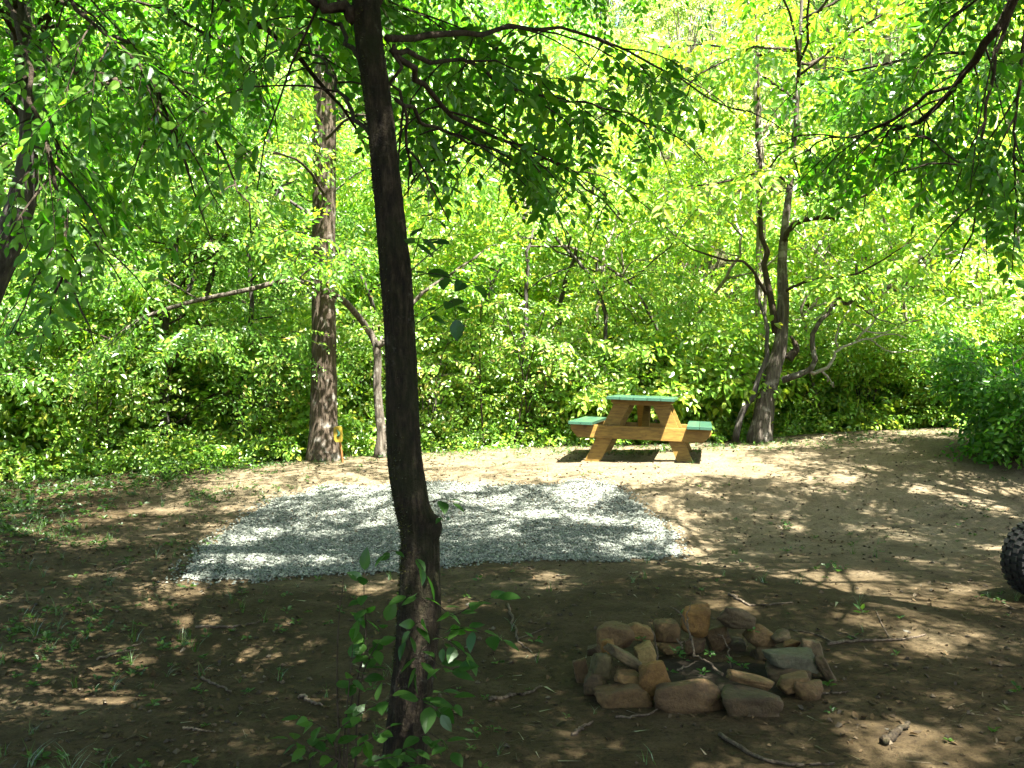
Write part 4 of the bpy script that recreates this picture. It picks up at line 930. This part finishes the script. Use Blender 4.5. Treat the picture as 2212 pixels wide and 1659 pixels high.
OR, BR, GY, TN, DK, GN, CR = (.32, .185, .045), (.21, .135, .050), (.185, .145, .075), (.36, .24, .095), (.115, .082, .036), (.19, .175, .075), (.50, .38, .16)
RED = (.18, .115, .048)
stones = [  # centre x, y, width, height in the enlarged view, distance, depth/width, tilt, colour, label
    (515, 852, 450, 270, 4.62, .75, -6, BR, 'big angular brown stone at the front left corner of the fire ring'),
    (1010, 850, 540, 290, 4.55, .62, -5, RED, 'wide reddish brown stone at the middle of the fire ring front'),
    (1510, 890, 480, 240, 4.52, .7, 4, DK, 'dark stone half sunk in the soil right of the wide reddish one'),
    (1960, 800, 280, 240, 4.68, .8, 14, BR, 'brown stone leaning on the soil at the front right corner of the ring'),
    (330, 590, 190, 230, 4.78, .8, 8, GN, 'mossy grey green stone standing at the left of the ring'),
    (280, 730, 210, 190, 4.76, .8, -8, DK, 'dark brown stone low under the mossy grey green one'),
    (170, 640, 150, 250, 4.95, .8, -12, RED, 'dark reddish stone outermost on the left of the ring'),
    (520, 520, 330, 170, 4.80, .7, 30, GY, 'dark grey wedge tilted on top of the left side of the ring'),
    (530, 678, 220, 100, 4.70, .9, 6, TN, 'small flat tan stone squeezed under the dark grey wedge'),
    (732, 682, 240, 255, 4.66, .85, 0, OR, 'rounded orange brown stone perched on the ring front'),
    (425, 350, 290, 260, 5.22, .8, 6, BR, 'brown block at the back left of the ring'),
    (375, 440, 115, 125, 5.02, .9, 0, OR, 'small ochre stone in front of the brown back left block'),
    (630, 315, 225, 150, 5.38, .8, 14, TN, 'pale tan wedge at the back of the ring, left of the round brown stone'),
    (675, 490, 175, 165, 5.15, .8, -8, CR, 'cream coloured block on the inner left side of the ring'),
    (845, 308, 205, 165, 5.42, .9, 0, BR, 'round brown stone at the back of the ring'),
    (1075, 232, 255, 300, 5.42, .55, 14, OR, 'tall ochre slab standing upright at the back of the ring'),
    (1395, 205, 345, 205, 5.40, .8, 12, GY, 'grey brown slab overhanging on top of the back of the ring'),
    (1245, 365, 215, 220, 5.46, .8, -20, RED, 'dark reddish block below the overhanging slab'),
    (1580, 355, 270, 210, 5.36, .8, 22, BR, 'brown block with greenery on it at the back right of the ring'),
    (1745, 358, 155, 110, 5.30, .9, -18, GY, 'small grey stone beside the brown back right block'),
    (1822, 412, 135, 80, 5.22, .9, -12, OR, 'small ochre stone between the grey one and the greenish slab'),
    (1810, 520, 440, 150, 4.98, .7, 6, (.135, .14, .09), 'greenish grey flat slab topmost on the right side of the ring'),
    (1800, 650, 330, 150, 4.95, .8, 0, DK, 'dark stone under the greenish grey slab'),
    (1995, 455, 165, 140, 5.14, .9, 0, GY, 'rounded grey stone behind the greenish slab'),
    (1490, 690, 410, 150, 4.66, .6, 14, BR, 'long flat brown slab tilted along the front right of the ring'),
    (1850, 715, 270, 160, 4.72, .8, -16, BR, 'brown wedge under the right end of the long flat slab'),
    (2110, 640, 150, 290, 4.92, 1.0, -24, DK, 'dark slab leaning outward at the far right of the ring'),
    (1060, 425, 170, 110, 5.36, .9, 0, RED, 'small reddish stone low behind the twigs inside the ring'),
    (860, 452, 180, 90, 5.34, .9, 6, BR, 'low brown stone inside the back of the ring under the round one'),
    (1390, 480, 190, 230, 5.48, .8, 6, DK, 'dark block inside the back of the ring below the overhanging slab'),
    (1640, 500, 240, 170, 5.32, .8, 0, DK, 'dark stone inside the ring below the brown back right block'),
    (265, 470, 110, 95, 5.12, .9, 0, DK, 'small dark stone left of the brown back left block'),
]
for q, (zx, zy, zw, zh, y, dp, tl, col, lb) in enumerate(stones):
    c = rp(zx, zy, y); wv = zw * ZS * y * 1.05; hv = zh * ZS * y * 1.07
    tr = R(tl); ca, sa = abs(math.cos(tr)), abs(math.sin(tr))
    a2 = max(.5 * wv, (wv - .6 * hv * sa) / max(ca, .6)); b2 = max(.45 * hv, (hv - .6 * wv * sa) / max(ca, .6))
    V = rock(300 + q, (a2 * 1.06, wv * dp, b2 * 1.08), 0, tr, 0)
    o = build('ring_stone', V, [ICO_F], M['stone'], None, True, None, tuple(c))
    o.color = (*[v_ * .58 * g_ for v_, g_ in zip(col, (1.06, .98, .85))], 1); tag(o, lb, 'stone', 'stones of the fire ring')

# ------------------------------------------------------------------ fallen sticks and twigs
rng = np.random.default_rng(301)
def stick(label, pxs, r, forks=(), lift=0.0, mat='stick', name='fallen_stick', group='sticks lying on the ground'):
    pts = np.array([G(*q) + [0, 0, r * .8 + lift] for q in pxs]); base = pts[0].copy()
    l = resample(pts, 16); l[1:-1] += rng.normal(size=(14, 3)) * [.006, .006, .002]
    mb = MB(); mb.tube(l - base, np.linspace(r, r * .45, 16), 6, .2, rng)
    for f in forks:
        fp = np.array([G(*q) + [0, 0, r * .5] for q in f]); fl = resample(fp, 8); mb.tube(fl - base, np.linspace(r * .55, r * .25, 8), 5, .2, rng)
    o = mb.build(name, M[mat], None, True, tuple(base)); tag(o, label, 'stick', group); return o
stick('bent dark stick on the soil right of the slim mossy trunk', [(1097, 1308), (1112, 1350), (1118, 1382), (1150, 1413)], .009, [[(1118, 1382), (1145, 1372), (1180, 1358)]])
stick('straight grey stick between the slim trunk and the fire ring', [(1058, 1515), (1100, 1507), (1140, 1500), (1171, 1486)], .010)
stick('short thick bark covered log piece in the bottom right corner', [(1906, 1611), (1935, 1592), (1963, 1570)], .021, mat='bark_dark')
stick('long thin stick lying along the bottom edge below the fire ring', [(1555, 1590), (1610, 1628), (1680, 1652), (1740, 1656), (1803, 1656)], .010)
stick('long branching stick on the soil right of the fire ring', [(1786, 1395), (1856, 1387), (1944, 1385), (2000, 1374)], .010, [[(1800, 1390), (1760, 1372), (1700, 1360)], [(1925, 1386), (1905, 1350), (1892, 1320)], [(1860, 1387), (1830, 1372), (1810, 1370)]])
stick('dark forked stick on the soil just behind the fire ring', [(1575, 1286), (1600, 1300), (1631, 1311), (1712, 1304)], .010)
stick('short pale stick on the soil left of the gravel pad', [(239, 1234), (265, 1228), (292, 1218)], .008, mat='dry_stick')
stick('pale stick crossing a sun patch in the left foreground', [(211, 1427), (260, 1410), (306, 1390)], .008, [[(250, 1412), (280, 1408), (300, 1404)]], mat='dry_stick')
stick('long dark stick between the gravel pad and the left foreground', [(422, 1357), (490, 1356), (540, 1350), (566, 1343)], .009)
stick('short dark stick in the weeds of the left foreground', [(436, 1466), (470, 1482), (499, 1499)], .008)
stick('pale straight stick among the weeds near the bottom of the view', [(397, 1575), (430, 1580), (464, 1584)], .007, mat='dry_stick')
stick('stubby light brown stick left of the seedling stems', [(651, 1506), (672, 1518), (696, 1528)], .010, mat='dry_stick')
stick('thin pale stick at the bottom edge left of the seedling', [(218, 1648), (240, 1642), (262, 1636)], .006, mat='dry_stick')
stick('thin dark stick along the front edge of the gravel pad', [(608, 1252), (645, 1246), (678, 1238)], .007)
stick('thin stick left of the ring stones', [(1235, 1590), (1262, 1572), (1280, 1562)], .009)
stick('short stick on the sun patch right of the fire ring', [(1770, 1500), (1800, 1500), (1832, 1496)], .007)
stick('dark twig in front of the big front left ring stone', [(1330, 1552), (1380, 1550), (1425, 1535), (1450, 1490)], .006)
tq = np.linspace(0, 2 * np.pi, 48, endpoint=False); rq = np.linspace(0, 1, 10)
ax_ = .98 + .47 * np.cos(tq)[None] * rq[:, None] * (1 + .12 * np.sin(3 * tq + 1))[None]; ay_ = 4.98 + .33 * np.sin(tq)[None] * rq[:, None] * (1 + .12 * np.sin(4 * tq))[None]
m, nt = new_mat('ash_shade'); principled(nt, ramp(nt, noise(nt, 14, 7, .75), [(.35, (.012, .009, .006)), (.55, (.028, .022, .014)), (.75, (.06, .05, .036))]), .95, noise(nt, 40, 5, .7), .8, .01, .1)  # dark tones over the grey ashes stand in for shade between the stones
qa = (np.arange(9)[:, None] * 48 + np.arange(48)[None])
o = build('ash_shade', np.c_[ax_.ravel(), ay_.ravel(), (hgt(ax_, ay_) + .005 - .012 * (rq[:, None] > .95)).ravel()], [np.stack([qa, qa + 48, np.roll(qa, -1, 1) + 48, np.roll(qa, -1, 1)], -1).reshape(-1, 4)], m, smooth=True)
tag(o, 'ashes and soil darkened to stand for the shade inside the ring of stones', 'ash_shade', None, 'stuff')
# twigs standing in the ring
def twigs(label, lst, mat, name='twig'):
    base = lst[0][0][0]; mb = MB()
    for pts, r in lst:
        l = resample(pts, 12); l[1:-1] += rng.normal(size=(10, 3)) * .004; mb.tube(l - base, np.linspace(r, r * .4, 12), 5, .15, rng)
    o = mb.build(name, M[mat], None, True, tuple(base)); tag(o, label, 'twig', 'twigs in the fire ring')
twigs('forked pale twig propped in the middle of the fire ring', [([rp(1285, 655, 4.85), rp(1180, 570, 4.95), rp(1048, 492, 5.02)], .009), ([rp(1060, 500, 5.02), rp(1040, 380, 5.12), rp(1000, 260, 5.2), rp(940, 160, 5.25), rp(860, 115, 5.3)], .006), ([rp(1040, 380, 5.12), rp(1000, 220, 5.2), rp(1040, 85, 5.25)], .005)], 'stick')
twigs('short pale twig lying low in the fire ring', [([rp(930, 612, 4.9), rp(1010, 585, 4.95), rp(1095, 548, 5.0)], .006)], 'dry_stick')
twigs('thin grey twig at the back left inside the ring', [([rp(770, 560, 5.05), rp(765, 430, 5.1), rp(720, 285, 5.15)], .006)], 'stick')
twigs('thin bent twig on the right inside the ring', [([rp(1350, 600, 5.0), rp(1335, 460, 5.08), rp(1300, 370, 5.12), rp(1245, 330, 5.15)], .005)], 'stick')
twigs('short pale twig stump at the back of the ring', [([rp(970, 440, 5.1), rp(940, 395, 5.12), rp(918, 368, 5.15)], .006), ([rp(940, 395, 5.12), rp(1030, 375, 5.15)], .004)], 'dry_stick')

# dead leaning snag and dead branches in the thicket
def snag(name, label, lst, mat, base, cat):
    mb = MB(); base = np.array(base)
    for pts, a, b in lst:
        l = resample(pts, 14); l[1:] += rng.normal(size=(13, 3)) * .012; mb.tube(l - base, np.linspace(a, b, 14), 9, .2, rng)
    o = mb.build(name, M[mat], None, True, tuple(base)); tag(o, label, cat); return o
y = 13.7; b = P(385, 965, y); b[2] = float(hgt(b[0], y))
snag('dead_snag', 'broken leaning dead snag in the thicket left of the thick trunk', [([b - [0, 0, .05]] + pd((372, 900, y), (355, 860, y), (345, 830, y), (362, 810, y)), .07, .05), (pd((350, 835, y), (330, 790, y), (308, 742, y)), .028, .012)], 'bark_grey', b, 'snag')
y = 13.9; b = P(498, 925, y); b[2] = float(hgt(b[0], y))
snag('leaning_stem', 'dark leaning stem in the thicket between the snag and the thick trunk', [([b - [0, 0, .05]] + pd((500, 890, y), (515, 845, y), (535, 805, y), (560, 750, y)), .05, .02)], 'bark_dark', b, 'dead stem')
y = 14.6; b = P(1415, 850, y)
lb = P(1440, 965, y); lb[2] = float(hgt(lb[0], y))
snag('fallen_branch', 'bleached dead branch rising behind the left end of the picnic table', [([lb] + pd((1400, 880, y), (1360, 850, y), (1310, 836, y), (1265, 820, y), (1225, 785, y)), .04, .014), (pd((1330, 838, y), (1305, 790, y)), .014, .006), (pd((1300, 832, y), (1240, 790, y + .1), (1180, 765, y + .1), (1140, 745, y + .1)), .022, .008)], 'deadwood', lb, 'dead branch')
y = 15.2; lb = P(1490, 930, y); lb[2] = float(hgt(lb[0], y))
snag('arched_sapling', 'long bare sapling arching over to the left behind the picnic table', [([lb] + pd((1455, 800, y), (1430, 740, y), (1410, 690, y), (1370, 620, y), (1320, 585, y), (1270, 550, y), (1220, 535, y), (1160, 532, y), (1100, 528, y)), .028, .014), (pd((1300, 575, y), (1310, 620, y), (1360, 670, y), (1400, 740, y)), .012, .005)], 'bark_tan', lb, 'sapling')
y = 16.5; lb = P(1640, 960, y); lb[2] = float(hgt(lb[0], y))
snag('bare_tree', 'slim pale trunk with bare upright limbs behind the forked tree', [([lb] + pd((1640, 700, y), (1645, 450, y), (1638, 250, y), (1632, 100, y), (1628, -60, y)), .09, .05), (pd((1642, 140, y), (1600, 90, y), (1520, 60, y)), .02, .008), (pd((1640, 300, y), (1720, 190, y), (1650, 60, y - .2), (1590, -40, y - .3)), .03, .02), (pd((1720, 190, y), (1740, 100, y), (1760, 60, y)), .03, .02), (pd((1720, 190, y), (1725, 260, y), (1730, 300, y)), .03, .03), (pd((1760, 100, y), (1900, 85, y), (2000, 80, y)), .02, .01)], 'bark_pale', lb, 'tree')
for q, (x0, x1, yt, lb_) in enumerate([(1045, 1040, 640, 'thin upright dark sapling stem right of the slim mossy trunk'), (1110, 1180, 660, 'thin slanting sapling stem midway between slim trunk and picnic table'), (1125, 1200, 700, 'second slanting sapling stem beside the first, nearer the picnic table'), (1245, 1262, 800, 'short upright sapling stem just left of the picnic table')]):
    y = 14.0 + .15 * q; lb = P(x0, 965, y); lb[2] = float(hgt(lb[0], y))
    mb = MB(); fl = Foliage(SPR_SMALL); l = resample([lb, P((x0 + x1) / 2 - 6, (960 + yt) / 2, y), P(x1, yt, y)], 12); mb.tube(l - lb, np.linspace(.016, .006, 12), 5)
    e = empty('sapling', lb); tag(e, lb_, 'sapling'); foliate(mb, fl, l - lb, rng, 8, .3, 5, 1.0, .25, .3, .003); mb.build('stem', M['twig'], e, True); fl.build('foliage', [M['leaf_mid'], M['twig']], e, rng)

# ------------------------------------------------------------------ knobby wheel at the right edge
m, nt = new_mat('rubber'); principled(nt, ramp(nt, noise(nt, 30, 4), [(.3, (.006, .006, .006)), (.7, (.02, .02, .019))]), .75, noise(nt, 90, 3), .3, .003, .3); M['rubber'] = m
m, nt = new_mat('rim_metal'); p_ = principled(nt, (.02, .02, .02), .4); p_.inputs["Metallic"].default_value = .6; M['rim'] = m
wy_ = 6.55; wc = P(2249, 1214, wy_); Rw = .255; wc[2] = float(hgt(wc[0], wy_)) + Rw
we = empty('wheel', wc, R(18)); tag(we, 'black knobby off road wheel standing half cut by the right edge of the photo', 'wheel')
def lathe(mb, prof, n):
    pr = np.array(prof); th = np.linspace(0, 2 * np.pi, n, endpoint=False); m_ = len(pr)
    V = np.stack([pr[:, 1][None] * np.cos(th)[:, None], np.tile(pr[:, 0], (n, 1)), pr[:, 1][None] * np.sin(th)[:, None]], -1).reshape(-1, 3)
    i_ = np.arange(n)[:, None] * m_; i2 = ((np.arange(n) + 1) % n)[:, None] * m_; j_ = np.arange(m_ - 1)[None]
    mb.add(V, np.stack([i_ + j_, i2 + j_, i2 + j_ + 1, i_ + j_ + 1], -1).reshape(-1, 4))
mb = MB(); lathe(mb, [(-.07, .13), (-.095, .16), (-.10, .20), (-.085, .228), (-.05, .238), (0, .241), (.05, .238), (.085, .228), (.10, .20), (.095, .16), (.07, .13)], 56)
for q in range(30):
    a = q / 30 * 2 * math.pi
    for yy, rr_, da in ((-.075, .236, 0), (-.028, .243, .5), (.028, .243, 0), (.075, .236, .5), (-.098, .213, .5), (.098, .213, 0)):
        b_ = a + da * 2 * math.pi / 30; Mr = np.array(Matrix.Rotation(-b_, 3, 'Y'))
        mb.box((rr_ * math.cos(b_), yy, rr_ * math.sin(b_)), (.026, .034 if abs(yy) < .09 else .014, .03), Mr)
mb.build('tyre', M['rubber'], we)
mb = MB(); lathe(mb, [(-.07, .132), (-.065, .12), (-.02, .10), (-.015, .05), (-.03, .045), (-.03, .0)], 40); lathe(mb, [(.07, .132), (.065, .12), (.02, .10), (.02, .0)], 40); mb.build('rim', M['rim'], we, True)

# ------------------------------------------------------------------ weeds, grass, litter
rng = np.random.default_rng(401)
def weed(rg, n, L, up):
    Vs, Fs, k = [], [], 0
    for q in range(n):
        l = L * rg.uniform(.6, 1.2); V, F = leaf_shape(l, l * rg.uniform(.45, .7), rg.uniform(.05, .3), rg.uniform(.05, .3))
        V = (V + [L * .25, 0, 0]) @ rotm(q * 2.4 + rg.normal() * .3, -R(rg.uniform(*up)), R(rg.normal() * 18)).T + [0, 0, rg.uniform(0, L * .5)]
        Vs.append(V); Fs.append(F + k); k += len(V)
    return np.concatenate(Vs), np.concatenate(Fs), np.zeros(k)
def tuft(rg, n, L):
    Vs, Fs, k = [], [], 0
    for q in range(n):
        a = rg.uniform(0, 6.28); l = L * rg.uniform(.5, 1.1); b = rg.uniform(.3, 1.0); s = np.linspace(0, 1, 4); wd = .0022 * (1 - s * .9)
        c = np.c_[np.cos(a) * l * b * s ** 1.6, np.sin(a) * l * b * s ** 1.6, l * s * (1 - .35 * b * s)] + [rg.normal() * .01, rg.normal() * .01, 0]
        pn = np.array([-math.sin(a), math.cos(a), 0]); V = np.concatenate([c + pn * wd[:, None], c - pn * wd[:, None]])
        Vs.append(V); Fs.append(np.array([[i, i + 1, i + 5, i + 4] for i in range(3)]) + k); k += 8
    return np.concatenate(Vs), np.concatenate(Fs), np.zeros(k)
def scatter(name, label, cat, tmpl, x, y, s, mat, rg, dz=0.0, tilt=.15):
    n = len(x); a = rg.uniform(0, 6.28, n); idx = rg.integers(0, len(tmpl), n); z = hgt(x, y) + dz
    Vs, Fs, k = [], [], 0
    tx_ = rg.normal(size=n) * tilt; ty_ = rg.normal(size=n) * tilt
    for q, (V, F, _) in enumerate(tmpl):
        i = np.nonzero(idx == q)[0]
        if not len(i): continue
        ca, sa = np.cos(a[i])[:, None], np.sin(a[i])[:, None]
        vx = (V[None, :, 0] * ca - V[None, :, 1] * sa) * s[i][:, None]; vy = (V[None, :, 0] * sa + V[None, :, 1] * ca) * s[i][:, None]
        vz = V[None, :, 2] * s[i][:, None] + vx * tx_[i][:, None] + vy * ty_[i][:, None]
        W = np.stack([vx + x[i][:, None], vy + y[i][:, None], vz + z[i][:, None]], -1)
        Vs.append(W.reshape(-1, 3)); Fs.append((F[None] + (np.arange(len(i)) * len(V))[:, None, None]).reshape(-1, F.shape[1]) + k); k += len(i) * len(V)
    o = build(name, np.concatenate(Vs), [np.concatenate(Fs)], mat); tag(o, label, cat, None, 'stuff'); return o
def pts_in(n, dens, rg, x0=-8, x1=9, y0=2.6, y1=14):
    x = rg.uniform(x0, x1, n); y = rg.uniform(y0, y1, n); k = (rg.random(n) < dens(x, y)) & ~inside(x, y, poly * .985 + poly.mean(0) * .015)
    k &= ((x - .98) / .45) ** 2 + ((y - 5) / .3) ** 2 > 1
    return x[k], y[k]
def dens_weed(x, y):
    left = sstep(-.9, -3.2, x * 1.0 + (y - 5) * .12) * .85
    front = sstep(4.6, 3.0, y) * sstep(.3, -.6, x) * .8
    far_l = sstep(-2.8, -4.6, x) * 1.3 * sstep(7.5, 9.5, y) + sstep(-3.6, -5.2, x) * .9
    right = .10 + .20 * sstep(2.0, 3.5, x) * sstep(10, 6, y)
    edge = .35 * sstep(12.3, 13.2, y) 
    c = sstep(.42, .62, fbm(x * 1.4 + 3, y * 1.4, 21, 3))
    return np.clip((left + front + far_l + right * .7) * (c + .12) + edge, 0, 1)
W1 = [weed(rng, rng.integers(4, 8), .045, (5, 50)) for _ in range(8)]; W2 = [weed(rng, rng.integers(5, 9), .03, (0, 40)) for _ in range(6)]
x, y = pts_in(26000, dens_weed, rng)
scatter('weeds', 'low green weeds and seedlings scattered over the soil', 'weeds', W1 + W2, x, y, rng.uniform(.35, 1.1, len(x)) * (1 + .35 * sstep(-2.5, -4, x) * sstep(8, 10, y)), M['leaf_weed'], rng)
T1 = [tuft(rng, rng.integers(6, 14), .10) for _ in range(8)]
x, y = pts_in(13000, lambda x, y: dens_weed(x, y) * .7, rng)
scatter('grass', 'short grass tufts growing in the soil', 'grass', T1, x, y, rng.uniform(.5, 1.3, len(x)), M['leaf_weed'], rng)
def dead_leaf(rg):
    l = .05; V, F = leaf_shape(l, l * rg.uniform(.4, .65), rg.uniform(-.3, .5), rg.uniform(-.2, .5)); V = V - [l / 2, 0, 0]; V[:, 2] += .006; return V, F, np.zeros(len(V))
M['litter'] = leaf_mat('litter', [(0, (.014, .009, .005)), (.5, (.038, .025, .012)), (.85, (.062, .04, .02)), (1, (.09, .06, .03))], [(0, (.03, .018, .006)), (1, (.08, .045, .016))], .12, .01, .5)
def dens_lit(x, y): return np.clip((.30 + .6 * sstep(0, -3, x) + .25 * sstep(6, 3.5, y)) * (.3 + sstep(.35, .6, fbm(x * 1.1, y * 1.1, 31, 3))) * sstep(13, 9, y) + .05, 0, 1)
x, y = pts_in(60000, dens_lit, rng)
scatter('leaf_litter', 'brown dead leaves strewn over the soil', 'leaf litter', [dead_leaf(rng) for _ in range(8)], x, y, rng.uniform(.18, .95, len(x)) ** 1.2, M['litter'], rng, 0, .25)
def clod(rg):
    V = octa * (1 + .5 * (rg.random((6, 1)) - .5)) * [.012, .010, .007]; V[:, 2] += .003; return V, of, np.zeros(6)
m, nt = new_mat('clods'); g_ = N(nt, "ShaderNodeNewGeometry"); principled(nt, ramp(nt, g_.outputs["Random Per Island"], [(0, (.022, .016, .008)), (.7, (.06, .046, .025)), (.93, (.09, .07, .042)), (1, (.13, .115, .085))]), .95); M['clods'] = m
x, y = pts_in(9000, lambda x, y: .25 + .75 * sstep(.42, .6, fbm(x * .8, y * .8, 51, 3)), rng)
scatter('pebbles', 'small clods and pebbles lying on the soil', 'pebbles', [clod(rng) for _ in range(6)], x, y, rng.uniform(.3, 1.5, len(x)) ** 1.5, M['clods'], rng)
def twiglet(rg):
    l = .09; V = np.array([[-l, -.0025, .003], [l, -.0015, .004], [l, .0015, .004], [-l, .0025, .003], [0, 0, .011 + 0 * l]]); V[4, 1] = rg.normal() * .004
    return V[:4] + [[0, 0, 0], [0, rg.normal() * .02, 0], [0, 0, 0], [0, 0, 0]], np.array([[0, 1, 2, 3]]), np.zeros(4)
x, y = pts_in(9000, lambda x, y: .25 + .75 * sstep(.4, .6, fbm(x, y, 41, 3)), rng)
M['litter_twig'] = leaf_mat('litter_twig', [(0, (.025, .018, .012)), (.6, (.07, .052, .035)), (1, (.16, .13, .095))], [(0, (.02, .02, .01)), (1, (.05, .04, .03))], .05, .02)
scatter('twig_debris', 'fine broken twigs strewn over the soil', 'debris', [twiglet(rng) for _ in range(8)], x, y, rng.uniform(.15, .6, len(x)), M['litter_twig'], rng, .002, .05)
# greenery growing inside the fire ring
gx_, gy_ = [], []
rr_ = np.random.default_rng(8)
for zx, zy in [(930, 520), (980, 560), (1180, 520), (1010, 600), (870, 640), (1350, 570), (1440, 600), (1120, 660), (620, 400), (1230, 500)]:
    pass
e0 = np.array([.98, 4.98, float(hgt(.98, 4.98))]); e = empty('ring_plant', e0); tag(e, 'small green plants sprouting inside the fire ring', 'plant')
mb = MB()
for zx, zy, y in [(930, 500, 5.0), (980, 545, 4.98), (1180, 510, 5.0), (870, 640, 4.9), (1350, 570, 5.0), (1440, 600, 4.98), (1130, 655, 4.85), (640, 390, 5.2), (1525, 320, 5.2), (900, 480, 5.05)]:
    V, F, _ = weed(rr_, rr_.integers(4, 7), .032, (0, 45)); mb.add(V + rp(zx, zy, y) - e0, F)
mb.build('foliage', M['leaf_shoot'], e)
